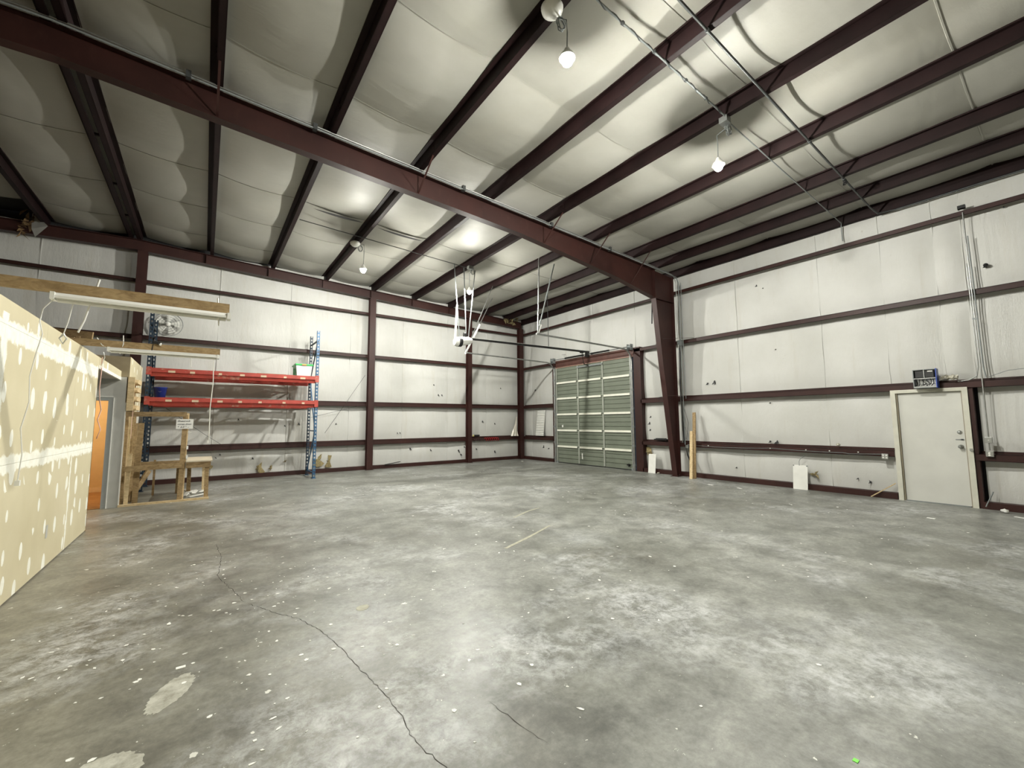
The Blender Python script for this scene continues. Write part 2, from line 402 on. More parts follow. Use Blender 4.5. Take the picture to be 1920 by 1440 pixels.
# two open seams that gape dark, and the rest of the fallen flap at the far left
def slit(x0, x1, y, wmax):
    m = MB(); n = 14; vs = []
    for i in range(n+1):
        t = i/n; x = x0 + (x1-x0)*t; z = ztop(x) - sag(x)*.8 - .035; ww = wmax*math.sin(PI*t)**.8*(.6+.4*t) + .002
        vs += [(x, y-ww, z), (x, y+ww*.2, z)]
    m.add(vs, [(2*i, 2*i+1, 2*i+3, 2*i+2) for i in range(n)]); m.build('open_seam', METALBACK, ceil_e)
slit(-9.35, -8.25, -4.56, .11); slit(-7.9, -6.72, -4.56, .10)
def purlin(x, flip=1, y0=.1, y1=Y1, h=.20):
    z = zp(x); t = .008
    m = MB(); m.box((x-t/2, y0, z), (x+t/2, y1, z+h))
    m.box((x, y0, z), (x+flip*.078, y1, z+t)); m.box((x, y0, z+h-t), (x-flip*.078, y1, z+h))
    m.bar((x+flip*.078, y0, z+.012), (x+flip*.078, y1, z+.012), t, .024)
    m.bar((x-flip*.078, y0, z+h-.012), (x-flip*.078, y1, z+h-.012), t, .024)
    for yf in (-7.44, -15.1):          # lapped splice over each frame
        m.box((x-t, yf-.75, z+.012), (x+t, yf+.75, z+h-.012))
        for yy in (yf-.7, yf-.62, yf+.62, yf+.7):
            for zz in (z+.05, z+.13): m.box((x-.014, yy-.012, zz-.012), (x+.014, yy+.012, zz+.012))
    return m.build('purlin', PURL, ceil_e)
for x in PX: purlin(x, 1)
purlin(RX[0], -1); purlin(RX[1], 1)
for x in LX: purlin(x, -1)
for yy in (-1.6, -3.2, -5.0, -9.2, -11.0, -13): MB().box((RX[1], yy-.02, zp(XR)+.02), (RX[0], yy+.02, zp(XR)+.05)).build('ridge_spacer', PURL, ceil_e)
# eave strut along the top of the right wall
m = MB(); z = 5.86; m.box((.10, .1, z), (.108, Y1, z+.24)); m.box((.10, .1, z), (.20, Y1, z+.008)); m.box((.02, .1, z+.232), (.108, Y1, z+.24)); m.bar((.20, .1, z+.02), (.20, Y1, z+.02), .008, .04)
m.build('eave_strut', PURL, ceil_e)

# ---------------------------------------------------------------- outer walls: insulation strips, girts
def hsh(x): return math.sin(x*12.9898)*43758.5453 % 1
GZ = [(.0, .119), (.83, .997), (2.13, 2.298), (3.80, 3.945), (5.31, 5.445)]     # bottom and top of the girts
pins = [.06] + [(a+b)/2 for a, b in GZ[1:]] + [5.98]
def wall_sheet(parent, plane, a, b, face, zb=0.0, zt=None, idx=0, sgn=1):
    """one vertical vinyl-faced insulation strip; plane 'x' (side wall) or 'y' (end wall)"""
    m = MB(); cols = 7; zt_f = zt if zt is not None else None
    vs = []; zsteps = []
    top = zt_f if zt_f is not None else 6.45
    k = int((top-zb)/.16)
    zsteps = [zb + (top-zb)*i/k for i in range(k+1)]
    for z in zsteps:
        pull = min([abs(z-p) for p in pins])
        bul = min(1, pull/.35)
        for c in range(cols+1):
            t = c/cols; u = a + (b-a)*t
            d = .055*bul*math.sin(PI*min(max(t, .04), .96))**.6 + .03*noise.noise(Vector((u*3.0, z*.8, idx*1.7+9))) * bul
            p = face - sgn*d
            zz = z
            if zt_f is None:
                lim = ztop(u if plane == 'y' else W1) + .05
                zz = min(z, lim)
            vs.append((p, u, zz) if plane == 'x' else (u, p, zz))
    n = cols+1; m.add(vs, [(j*n+i, j*n+i+1, (j+1)*n+i+1, (j+1)*n+i) for j in range(len(zsteps)-1) for i in range(cols)], True)
    # stapled seam tab on one edge
    tv = []
    for z in zsteps:
        zz = z if zt_f is not None else min(z, ztop(b if plane == 'y' else W1)+.05)
        off = .012*noise.noise(Vector((z*2, b, 3))) 
        for d, o in ((0, -.012), (.022, -.006), (.022, .010), (0, .014)):
            p = face - sgn*d; u = b + o + off
            tv.append((p, u, zz) if plane == 'x' else (u, p, zz))
    k = len(zsteps); m.add(tv, [(4*i+q, 4*i+q+1, 4*i+5+q, 4*i+4+q) for i in range(k-1) for q in range(3)])
    return m.build('insulation_sheet', WVIN, parent)

def solid(name, a, b, mat=METALBACK):
    return MB().box(a, b).build(name, mat, kind='structure')
wall_back = solid('wall_back', (W0-.2, Y0+.06, 0), (W1+.3, Y0+.16, 6.9))
wall_right = MB()
wall_right.box((W1+.06, Y0+.1, 0), (W1+.16, -2.15, 6.4)).box((W1+.06, -5.95, 0), (W1+.16, -12.15, 6.4)).box((W1+.06, -13.25, 0), (W1+.16, Y1, 6.4))
wall_right.box((W1+.06, -2.15, 3.75), (W1+.16, -5.95, 6.4)).box((W1+.06, -12.15, 2.2), (W1+.16, -13.25, 6.4))
wall_right = wall_right.build('wall_right', METALBACK, kind='structure')
wall_front = solid('wall_front', (W0-.2, Y1-.1, 0), (W1+.3, Y1, 6.9), DRYP)
wall_far = solid('wall_outer', (W0-.1, Y1, 0), (W0, Y0+.1, 6.6), simple('low_bounce_brown', (.16,.13,.09), .9))  # unseen wall; its dark brown is chosen to cut bounced light
# end wall strips
eb = [.22, -1.68, -3.48, -5.32, -7.19, -9.04, -10.90, -12.70, -14.50, -16.3, -18.1, -19.9, -21.7, -23.5, W0]
for i, (a, b) in enumerate(zip(eb, eb[1:])): wall_sheet(wall_back, 'y', a, b, Y0-.01, 0, None, i)
# right wall strips
rb = [.22, -.50, -2.25]
for i, (a, b) in enumerate(zip(rb, rb[1:])): wall_sheet(wall_right, 'x', a, b, W1-.01, 0, 6.14, 20+i)
for i, (a, b) in enumerate(((-2.25, -4.07), (-4.07, -5.93))): wall_sheet(wall_right, 'x', a, b, W1-.01, 3.78, 6.14, 30+i)
rb = [-5.93, -7.36, -9.18, -11.05, -12.17]
for i, (a, b) in enumerate(zip(rb, rb[1:])): wall_sheet(wall_right, 'x', a, b, W1-.01, 0, 6.14, 40+i)
wall_sheet(wall_right, 'x', -12.17, -12.97, W1-.01, 2.22, 6.14, 50); wall_sheet(wall_right, 'x', -12.97, -13.35, W1-.01, 2.22, 6.14, 51)
rb = [-13.35, -14.85, -16.7, -18.5, -20.4, Y1]
for i, (a, b) in enumerate(zip(rb, rb[1:])): wall_sheet(wall_right, 'x', a, b, W1-.01, 0, 6.14, 60+i)

def girt(parent, plane, u0, u1, k):
    zb, zt = GZ[k]; t = .007; m = MB()
    def B(p0, p1, z0, z1):
        if plane == 'x': m.box((p0, u0, z0), (p1, u1, z1))
        else: m.box((u0, p0, z0), (u1, p1, z1))
    if k == 0:
        B(.0, .16, 0, zt); name = 'base_channel'
    else:
        zw = zt - .045                     # web is a horizontal plate with a lip turned down at the room side and up at the wall side
        B(0, .19, zw-t, zw); B(0, t, zb, zw); B(0, .018, zb, zb+t); B(.183, .19, zw, zt)
        name = 'girt'
    return m.build(name, STEEL, parent)
for k in range(5):
    girt(wall_back, 'y', W0, -.05, k)
for k in range(5):
    segs = {0: [(-.02,-2.08),(-6.2,-12.17),(-13.28,Y1)], 1: [(-.02,-2.08),(-6.2,-12.17),(-13.28,Y1)], 2: [(-.02,-2.08),(-6.2,Y1)],
            3: [(-.02,-2.1),(-6.0,Y1)], 4: [(-.02,Y1)]}[k]
    for a, b in segs: girt(wall_right, 'x', a, b, k)
# small dents, nicks and tears in the vinyl
def nick(parent, plane, u, z, s_, seed, mat=METALBACK):
    rnd = random.Random(seed); m = MB(); n = 7; pts = []
    for k in range(n):
        a = 2*PI*k/n; r = s_*rnd.uniform(.35, 1.2); pts.append((r*math.cos(a)*.6, r*math.sin(a)))
    f = .13
    vs = [((f, u+a, z+b) if plane == 'x' else (u+a, f, z+b)) for a, b in pts] + [((f+.03, u+a, z+b) if plane == 'x' else (u+a, f+.03, z+b)) for a, b in pts]
    # little flap hanging out
    m.add(vs, [tuple(range(n))] + [(i, n+i, n+(i+1)%n, (i+1)%n) for i in range(n)])
    p0 = pts[0]; fv = [(f, u+p0[0], z+p0[1]), (f-.03, u+p0[0]+s_*.5, z+p0[1]-s_), (f, u+p0[0]-s_*.3, z+p0[1]-s_*.8)]
    m.add(fv if plane == 'x' else [(b, a, c) for a, b, c in fv], [(0,1,2)])
    return m
nk = MB()
for i, (u, z, s_) in enumerate([(-9.1,1.5,.03),(-8.7,1.55,.04),(-7.6,1.55,.03),(-5.0,.62,.05),(-4.2,.55,.05),(-4.8,.9,.03),(-4.1,3.0,.03),(-3.9,2.62,.04),(-3.75,2.62,.04),(-2.2,.5,.04),(-1.9,1.6,.04),(-1.3,1.5,.03),(-5.5,1.2,.03),(-5.4,1.2,.03),(-3.0,.45,.06),(-2.75,.6,.03),(-10.3,1.7,.03),(-9.9,.55,.03),(-1.0,3.0,.03),(-10.7,.7,.03),(-2.9,.3,.04),(-1.3,.35,.05),(-10.8,.62,.03)]):
    q = nick(None, 'y', u, z, s_, i); nk.add(q.v, q.f)
nk.build('vinyl_nicks', METALBACK, wall_back, kind='stuff')
nk = MB()
for i, (u, z, s_) in enumerate([(-8.53,2.62,.06),(-8.33,2.6,.04),(-10.0,1.04,.05),(-9.85,1.05,.03),(-11.52,.33,.02),(-11.72,.28,.032),(-9.0,.35,.02),(-6.3,.65,.08),(-6.15,.3,.04),(-1.3,.55,.05),(-1.6,.5,.03),(-.8,2.9,.04),(-6.4,1.5,.04),(-6.45,1.7,.03),(-6.42,1.3,.03),(-9.75,5.0,.03),(-9.9,4.9,.02),(-13.9,5.3,.02),(-10.1,3.3,.015),(-13.62,4.32,.04),(-11.7,.95,.02),(-9.9,2.0,.02)]):
    q = nick(None, 'x', u, z, s_, i+50); nk.add(q.v, q.f)
nk.build('vinyl_nicks', METALBACK, wall_right, kind='stuff')
def torn(parent, plane, u, z, s_, seed):
    rnd = random.Random(seed); m = MB(); c = (0.10, u, z) if plane == 'x' else (u, 0.10, z)
    n = 11; ring = []
    for k in range(n):
        a = 2*PI*k/n; r = s_*rnd.choice((.3, .7, 1.55)); o = rnd.uniform(0, .05)
        ring.append((.15-o, u+r*math.cos(a), z+r*math.sin(a)) if plane == 'x' else (u+r*math.cos(a), .15-o, z+r*math.sin(a)))
    m.add([c]+ring, [(0, 1+i, 1+(i+1)%n) for i in range(n)]); m.build('torn_insulation', FIBER, parent)
for i, (u, z, s_) in enumerate([(-9.74,.25,.13),(-9.42,.24,.12),(-8.10,.40,.14),(-7.78,.34,.13),(-9.04,.42,.06),(-10.95,.40,.07)]): torn(wall_back, 'y', u, z, s_, i)
for i, (u, z, s_) in enumerate([(-6.30,.60,.11),(-10.75,.34,.08)]): torn(wall_right, 'x', u, z, s_, i+9)
# torn corner at the ceiling
rnd = random.Random(4); m = MB()
for k in range(16):
    c = Vector((-.75+rnd.uniform(-.35,.35), -.25+rnd.uniform(-.1,.1), 5.93+rnd.uniform(-.10,.08))); d = [Vector((rnd.uniform(-.14,.14), rnd.uniform(-.1,.1), rnd.uniform(-.12,.12))) for _ in range(3)]
    m.add([c+d[0], c+d[1], c+d[2]], [(0,1,2)])
m.build('torn_insulation', FIBER, ceil_e)
# fallen flap and fibreglass left of the ridge
m = MB(); m.add([(-14.62,-.12,6.62),(-14.30,-.35,6.25),(-14.50,-.30,5.95),(-14.58,-.25,6.15),(-14.62,-.14,6.40)], [(0,1,2,3,4)]); m.build('hanging_flap', WVIN, ceil_e)
m = MB(); rnd = random.Random(8)
for k in range(26):
    t = rnd.random(); c = Vector((-14.66-.10*t+rnd.uniform(-.05,.10), -.20, 6.55-.62*t)); d = [Vector((rnd.uniform(-.10,.10), rnd.uniform(-.06,.06), rnd.uniform(-.12,.12))) for _ in range(3)]
    m.add([c+d[0], c+d[1], c+d[2]], [(0,1,2)])
m.build('torn_insulation', BROWNF, ceil_e)

# ---------------------------------------------------------------- steel frame
fr = thing('steel_frame', (-.12, -7.4425, 0), 'tapered dark red steel frame, column and roof beam crossing the hall', 'frame')
ya, yb = -7.52, -7.365; yc = (ya+yb)/2; t = .010
inn = [(-.22, 0), (-.69, 3.22), (-.92, 5.06)]
m = MB()
m.prism([(-.03, .02), (-.22, .02), (-.92, 5.06), (-.92, 5.06), (-.92, 5.89), (-.03, 5.84)], 'y', yc-.005, yc+.005)
for (x0, z0), (x1, z1) in zip(inn, inn[1:]):
    m.add([(x0, ya, z0), (x0, yb, z0), (x1, yb, z1), (x1, ya, z1), (x0+.012, ya, z0), (x0+.012, yb, z0), (x1+.012, yb, z1), (x1+.012, ya, z1)],
          [(0,1,2,3),(4,5,6,7),(0,4,7,3),(1,5,6,2),(0,1,5,4),(3,2,6,7)])
m.box((-.03, ya, 0), (-.018, yb, 5.84)); m.box((-.92, ya, 5.05), (-.03, yb, 5.06)); m.box((-.26, ya-.03, 0), (.0, yb+.03, .015))
for (px, pz) in ((-.20, .018), (-.08, .018)): m.lathe((px, ya+.03, pz), [(0, .03), (.014, .03), (.014, 0)], 6); m.lathe((px, yb-.03, pz), [(0, .03), (.014, .03), (.014, 0)], 6)
m.build('column', STEEL, fr)
m = MB(); rt = lambda x: 5.86 + .041*abs(x) if x >= XR else 5.86+.041*abs(XR) - .041*(XR-x)
bot = [(-.92, 5.06), (-2.5, 5.32), (-4.32, 5.52), (-5.7, 5.66), (XR, 5.98)]
botl = bot + [(2*XR+5.7, 5.66), (2*XR+.92, 5.06)]
for (x0, z0), (x1, z1) in zip(botl, botl[1:]):
    m.add([(x0, yc, z0), (x1, yc, z1), (x1, yc, rt(x1)), (x0, yc, rt(x0))], [(0,1,2,3)])
    for zz0, zz1 in ((z0, z1), (rt(x0), rt(x1))):
        s0 = .012 if zz0 == z0 else -.012
        m.add([(x0, ya, zz0), (x0, yb, zz0), (x1, yb, zz1), (x1, ya, zz1), (x0, ya, zz0+s0), (x0, yb, zz0+s0), (x1, yb, zz1+s0), (x1, ya, zz1+s0)],
              [(0,1,2,3),(4,5,6,7),(0,4,7,3),(1,5,6,2),(0,1,5,4),(3,2,6,7)])
m.box((-.935, ya, 5.06), (-.915, yb, rt(-.92)))                           # knee end plate
m.build('roof_beam', STEEL, fr)
for x in (-11.19, -8.12, -5.05, -3.54, -1.97):
    zb = [z0 + (z1-z0)*(x-x0)/(x1-x0) for (x0, z0), (x1, z1) in zip(bot, bot[1:]) if x1 <= x <= x0][0]
    m = MB(); m.bar((x+.03, yc-.72, zp(x)+.05), (x+.03, yc-.01, zb+.05), .030, .006); m.bar((x+.03, yc+.72, zp(x)+.05), (x+.03, yc+.01, zb+.05), .030, .006); m.build('brace', STEEL, fr)
m = MB(); m.bar((-.85, yb+.02, 5.0), (-.14, yb+.55, 4.55), .03, .006); m.build('brace', BLACKM, fr)
for zt in (3.93, 2.29):
    m = MB(); m.bar((-.60 if zt > 3 else -.45, yc+.02, zt+.0), (.02, yc-.62, zt-.01), .03, .006); m.bar((-.60 if zt > 3 else -.45, yc, zt), (.02, yc+.62, zt-.01), .03, .006); m.build('brace', STEEL, fr)

def steel_column(xc, label, z1, hw=.10, y0=-.2, y1=0.0):
    t_ = thing('steel_column', (xc, -.1, 0), label, 'column', 'end wall columns')
    m = MB(); m.box((xc-hw, y0, .012), (xc+hw, y0+.010, z1)); m.box((xc-hw, y1-.010, .012), (xc+hw, y1, z1)); m.box((xc-.004, y0+.01, .012), (xc+.004, y1-.01, z1))
    m.build('shaft', STEEL, t_)
    m = MB(); m.box((xc-hw-.03, y0-.03, 0), (xc+hw+.03, y1, .012)); m.build('base_plate', STEEL, t_)
steel_column(-12.615, 'dark red end wall column under the roof ridge, behind the blue rack', 6.11)
steel_column(-6.57, 'tall dark red end wall column just right of the pallet rack', 5.87)
steel_column(-2.69, 'dark red end wall column between the rack column and the corner', 5.72, .085)
steel_column(-.11, 'dark red column standing in the room corner left of the overhead door', 5.61, .10)
er = thing('end_rafter', (-6, -.1, 5.6), 'dark red roof beam running along the top of the end wall', 'beam')
m = MB()
for xa, xb in ((-.05, XR), (XR, W0)):
    def zb(x): return 5.62 + .04*abs(x) if x >= XR else 5.62+.04*abs(XR)-.04*(XR-x)
    def zt(x): return zb(x) + .275
    m.add([(xa, -.1, zb(xa)), (xb, -.1, zb(xb)), (xb, -.1, zt(xb)), (xa, -.1, zt(xa))], [(0,1,2,3)])
    for f in (zb, zt):
        m.add([(xa, -.19, f(xa)), (xa, -.01, f(xa)), (xb, -.01, f(xb)), (xb, -.19, f(xb)), (xa, -.19, f(xa)-.01), (xa, -.01, f(xa)-.01), (xb, -.01, f(xb)-.01), (xb, -.19, f(xb)-.01)],
              [(0,1,2,3),(4,5,6,7),(0,4,7,3),(1,5,6,2),(0,1,5,4),(3,2,6,7)])
m.build('flanged_web', STEEL, er)
for x in PX[1:]:
    m = MB(); m.box((x-.09, -.185, 5.62+.04*abs(x)+.01), (x-.08, -.015, 5.88+.04*abs(x))); m.build('stiffener', STEEL, er)
# thin rod bracing on the end wall
m = MB(); m.tube([(-6.72, .03, 3.2), (-7.95, .06, 1.25)], .006, 5); m.tube([(-8.4,.05,1.75),(-6.9,.05,2.15),(-6.7,.03,2.2)], .005, 5); m.tube([(-11.95,.05,2.0),(-11.1,.05,1.3),(-10.7,.05,1.0)], .005, 5)
m.build('cable', DARKP, wall_back)

# ---------------------------------------------------------------- sectional overhead door
dr = bpy.data.objects.new('door_1', None); C.objects.link(dr); dr['kind'] = 'structure'; dr.location = (0, -4.02, 0)
DY0, DY1 = -2.24, -5.84; sec = .608; xf = .03
stil = [-2.26, -3.43, -4.63, -5.82]
for k in range(6):
    z0, z1 = .03 + k*sec, .03 + (k+1)*sec - .006; m = MB()
    # ribbed pan: grooves run across the section
    prof = [(xf, z0)]
    for g in range(1, 4):
        zg = z0 + (z1-z0)*g/4; prof += [(xf, zg-.014), (xf+.022, zg-.008), (xf+.022, zg+.004), (xf, zg+.010)]
    prof += [(xf, z1), (xf+.045, z1), (xf+.045, z0)]
    m.prism(prof, 'y', DY0, DY1); pan = m.build('door_section', DOORG, dr)
    for s_ in stil:
        m = MB(); hw = .035 if s_ in stil[1:3] else .03
        if k < 5 or True: m.box((xf-.022, s_-hw, z0+.01), (xf, s_-hw+.014, z1-.01)); m.box((xf-.022, s_+hw-.014, z0+.01), (xf, s_+hw, z1-.01)); m.box((xf-.010, s_-hw, z0+.01), (xf, s_+hw, z1-.01))
        m.build('stile', DOORS, pan)
    if k < 5:
        for a, b in ((-2.30, -3.37), (-3.49, -4.57), (-4.69, -5.80)):
            m = MB(); m.box((xf-.05, a, z1-.036), (xf, b, z1-.030)); m.box((xf-.05, a, z1+.026), (xf, b, z1+.032)); m.box((xf-.052, a, z1-.036), (xf-.046, b, z1+.032))
            m.build('strut', DOORW, pan)
    if k == 5: 
        m = MB(); m.box((xf-.05, -3.40, z1-.12), (xf-.01, -4.66, z1-.07)); m.build('opener_bar', GREYP, pan)
    for s_ in (-2.27, -5.81):
        m = MB(); m.box((xf-.035, s_-.04, z0-.03), (xf-.005, s_+.04, z0+.05)); m.lathe((xf-.03, s_ - (-.05 if s_ > -4 else .05), z0+.01), [(0,-.012),(.022,-.012),(.022,.012),(0,.012)], 8, 'y'); m.build('hinge', GREYP, pan)
m = MB(); m.box((xf-.05, -5.72, .15), (xf-.01, -5.60, .19)); m.box((xf-.07, -5.70, .12), (xf-.03, -5.66, .21)); m.build('bottom_latch', BLACKM, dr)
m = MB(); m.box((xf-.002, DY0, 0), (xf+.05, DY1, .03)); m.build('bottom_seal', BLACK, dr)
m = MB(); m.add([(xf-.004,-2.52,1.42),(xf-.004,-2.60,1.46),(xf-.004,-2.60,1.36),(xf-.004,-2.53,1.35)], [(0,1,2,3)]); m.add([(xf-.004,-3.55,.42),(xf-.004,-3.60,.42),(xf-.004,-3.61,.20),(xf-.004,-3.55,.22)], [(0,1,2,3)]); m.build('paint_stain', WHITE, dr)
# jambs, header
m = MB(); m.box((-.0, -5.97, 0), (.20, -6.235, 3.94)); m.box((0, -2.05, 0), (.20, -2.19, 3.94)); m.build('trim_1', STEEL, kind='structure')
m = MB(); m.prism([(.03, 3.67), (.20, 3.67), (.20, 3.95), (.0, 3.95), (.0, 3.90), (.05, 3.86), (.05, 3.76), (.03, 3.72)], 'y', -2.19, -5.97); m.build('trim_2', HEAD, kind='structure')
m = MB(); m.box((-.012, -2.19, 3.655), (.03, -5.97, 3.675)); m.build('trim_3', simple('pinkish_primer', (.42,.27,.21), .6), kind='structure')
# tracks
def track(y, label, sgn):
    t_ = thing('door_track', (-.02, y, 0), label, 'track', 'curved steel tracks of the overhead door')
    pts = [(-.02, y, 0), (-.02, y, 3.50)]
    for k in range(1, 9):
        a = PI/2*k/8; pts.append((-.02-.38*(1-math.cos(a)), y, 3.50+.38*math.sin(a)))
    pts += [(-4.0, y, 3.93)]
    m = MB()
    for off, w_, h_ in ((0, .004, .052),):
        for p, q in zip(pts, pts[1:]):
            m.bar(p, q, w_, .055, (1, 0, .3)) if False else m.tube([p, q], .026, 6, True)
    m.build('rail', GREY, t_)
    m = MB(); m.box((-.03, y-sgn*.03, .0), (.02, y-sgn*.07, 3.72)); m.build('jamb_angle', GREY, t_)
    for zz in (.15, .75, 1.35, 1.95, 2.55, 3.15): MB().box((-.045, y-.035, zz), (.0, y+.035, zz+.07)).build('bracket', GREYP, t_)
    return t_
track(-2.17, 'left curved steel track of the overhead door, nearest the corner', 1)
track(-5.91, 'right curved steel track of the overhead door, nearest the tapered column', -1)
sp = thing('torsion_spring_shaft', (-.10, -4.02, 3.98), 'black torsion springs and shaft mounted above the overhead door', 'springs')
MB().tube([(-.08, -2.1, 3.98), (-.08, -5.98, 3.98)], .013, 8).build('shaft', DARKP, sp)
for a, b in ((-2.87, -3.85), (-4.2, -5.05)):
    m = MB(); pts = []; r = []
    n = 80
    for i in range(n+1): pts.append((-.08, a+(b-a)*i/n, 3.98)); r.append(.030 + .004*(i % 2))
    m.tube(pts, r, 8); m.build('spring', BLACKM, sp)
for y in (-2.17, -5.90):
    m = MB(); m.lathe((-.08, y, 3.98), [(0,-.05),(.055,-.05),(.05,-.03),(.045,0),(.05,.03),(.055,.05),(0,.05)], 14, 'y'); m.build('cable_drum', GREYP, sp)
    m = MB(); m.box((-.12, y-.06, 3.90), (-.0, y+.06, 3.905)); m.box((-.14, y-.07, 3.86), (.0, y-.062, 4.06)); m.box((-.14, y+.062, 3.86), (.0, y+.07, 4.06)); m.build('end_bracket', GREYP, sp)
m = MB(); m.box((-.13, -4.07, 3.88), (.0, -3.97, 4.10)); m.build('centre_bracket', BLACKM, sp)
m = MB(); m.tube([(-.1,-2.95,4.03),(-.12,-2.95,4.12),(-.12,-2.75,4.13)], .006, 5); m.tube([(-.12,-2.88,4.02),(-.12,-2.88,4.13)], .005, 5); m.build('spring_clip', BLACKM, sp)

# ---------------------------------------------------------------- opener
op = thing('door_opener', (-5.1, -4.02, 3.9), 'white trolley door opener with long black rail hanging below the roof', 'door opener')
m = MB(); m.tube([(-5.46,-4.02,3.86),(-5.40,-4.02,3.86),(-5.22,-4.02,3.90),(-5.02,-4.02,3.93),(-4.90,-4.02,3.95)], [.10,.135,.13,.115,.07], 14); m.build('housing', WHITE, op)
MB().lathe((-5.30, -4.02, 3.87), [(.137,-.05),(.142,-.05),(.142,.05),(.137,.05)], 16, 'x').build('vent_ring', BLACK, op)
m = MB(); m.lathe((-5.12, -4.02, 4.02), [(0,.14),(.05,.14),(.06,.10),(.06,0),(0,0)], 12); m.build('motor', BLACKM, op)
m = MB(); m.bar((-4.92,-4.02,4.00), (-.10,-4.02,4.07), .06, .06); m.build('rail', BLACKM, op)
m = MB(); m.bar((-4.92,-4.02,4.026), (-1.6,-4.02,4.082), .064, .006); m.build('rail_cap', WHITE, op)
m = MB(); m.box((-.42,-4.05,4.0), (-.28,-3.99,4.05)); m.build('trolley', BLACKM, op)
m = MB(); m.bar((-.34,-4.02,4.02), (-.26,-4.02,3.62), .025, .008, (1,0,0)); m.bar((-.26,-4.02,3.63), (-.0,-4.02,3.57), .025, .02); m.build('arm', BLACKM, op)
def strap(name, a, b, wd, parent, mat=GREY, th=.004, split=None):
    m = MB(); a = Vector(a); b = Vector(b); L_ = (b-a).length
    m.bar(a, b, wd, th, (0,1,.2)); m.bar(a+Vector((0,wd/2,0)), b+Vector((0,wd/2,0)), th, wd*.8, (0,1,.2))
    return m.build(name, mat, parent)
strap('hanger', (-5.08,-4.02,4.05), (-5.12,-3.95,6.12), .032, op, GREYP)
strap('hanger', (-5.30,-4.02,4.0), (-5.48,-4.02,6.15), .028, op, GREYP)
strap('hanger', (-5.02,-4.05,4.03), (-4.78,-4.02,6.09), .028, op, GREYP)
strap('hanger', (-4.90,-4.0,4.02), (-3.60,-3.2,6.06), .028, op)
strap('hanger', (-5.44,-4.02,3.97), (-5.38,-4.02,4.95), .055, op, WHITE, .02)  # white here stands in for bulb glare on the hanger
strap('hanger', (-1.91,-4.02,4.09), (-1.93,-4.02,5.99), .018, op, DARKP)
def hang(name, label, pieces):
    t_ = thing(name, pieces[0][0], label, 'hanger', 'angle hangers of the door tracks')
    for a, b, w_, mt in pieces: strap('angle', a, b, w_, t_, mt)
hang('track_hanger', 'slanted glare-whitened angle hanger ending beside the white opener', [((-4.02,-2.15,3.92), (-2.92,-2.15,6.03), .032, GREY), ((-4.04,-2.15,3.90), (-3.45,-2.15,5.0), .062, WHITE)])  # wide white lower piece paints in the glare of the bulb
hang('track_hanger', 'pair of grey angle hangers above the right door track end', [((-3.93,-5.9,3.92), (-3.86,-5.9,6.08), .034, GREY), ((-3.95,-5.9,3.93), (-3.30,-5.9,6.03), .034, GREYP), ((-3.93,-5.88,3.92), (-3.80,-5.88,4.22), .055, WHITE)])

# ---------------------------------------------------------------- personnel door
d2 = bpy.data.objects.new('door_2', None); C.objects.link(d2); d2['kind'] = 'structure'; d2.location = (0, -12.72, 0)
FY0, FY1 = -12.185, -13.245
m = MB(); m.box((-.015, FY0, 0), (.16, FY0-.075, 2.15)); m.box((-.015, FY1, 0), (.16, FY1+.075, 2.15)); m.box((-.015, FY0-.075, 2.085), (.16, FY1+.075, 2.15)); m.build('door_frame', SFRAME, d2)
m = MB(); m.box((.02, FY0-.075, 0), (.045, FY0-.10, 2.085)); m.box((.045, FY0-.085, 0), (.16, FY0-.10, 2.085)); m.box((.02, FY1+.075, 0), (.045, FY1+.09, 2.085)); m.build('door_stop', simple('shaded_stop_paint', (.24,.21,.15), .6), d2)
m = MB(); m.box((.045, FY0-.105, .015), (.09, FY1+.085, 2.08)); leaf = m.build('door_leaf', SDOOR, d2)
m = MB(); m.lathe((.045, -13.09, 1.33), [(0,-.03),(.018,-.03),(.03,-.012),(.034,0),(0,0)], 18, 'x'); m.build('deadbolt', GREY, leaf)
m = MB(); m.lathe((.045, -13.09, 1.07), [(.012,-.10),(.025,-.092),(.032,-.075),(.030,-.05),(.014,-.035),(.014,-.012),(.036,-.01),(.038,0)], 18, 'x'); m.add([( -.055,-13.09+.012*math.cos(a*PI/4),1.07+.012*math.sin(a*PI/4)) for a in range(8)], [tuple(range(8))]); m.build('door_knob', GREY, leaf)
m = MB(); m.box((.035, -13.03, 1.19), (.045, -13.14, 1.205)); m.box((.035, -13.10, 1.185), (.045, -13.13, 1.212)); m.build('slot_plate', GREYP, leaf)
m = MB(); m.box((-.025, -13.20, 1.00), (-.012, -13.235, 1.045)); m.box((-.04, -13.215, .985), (-.012, -13.245, 1.01)); m.build('strike', GREY, d2)
m = MB(); m.box((.0, FY0-.1, 0), (.12, FY1+.1, .015)); m.build('threshold', GREYP, d2)
m = MB(); m.box((.02, FY1-.005, 0), (.20, FY1-.06, 2.13)); m.build('trim_4', STEEL, kind='structure')
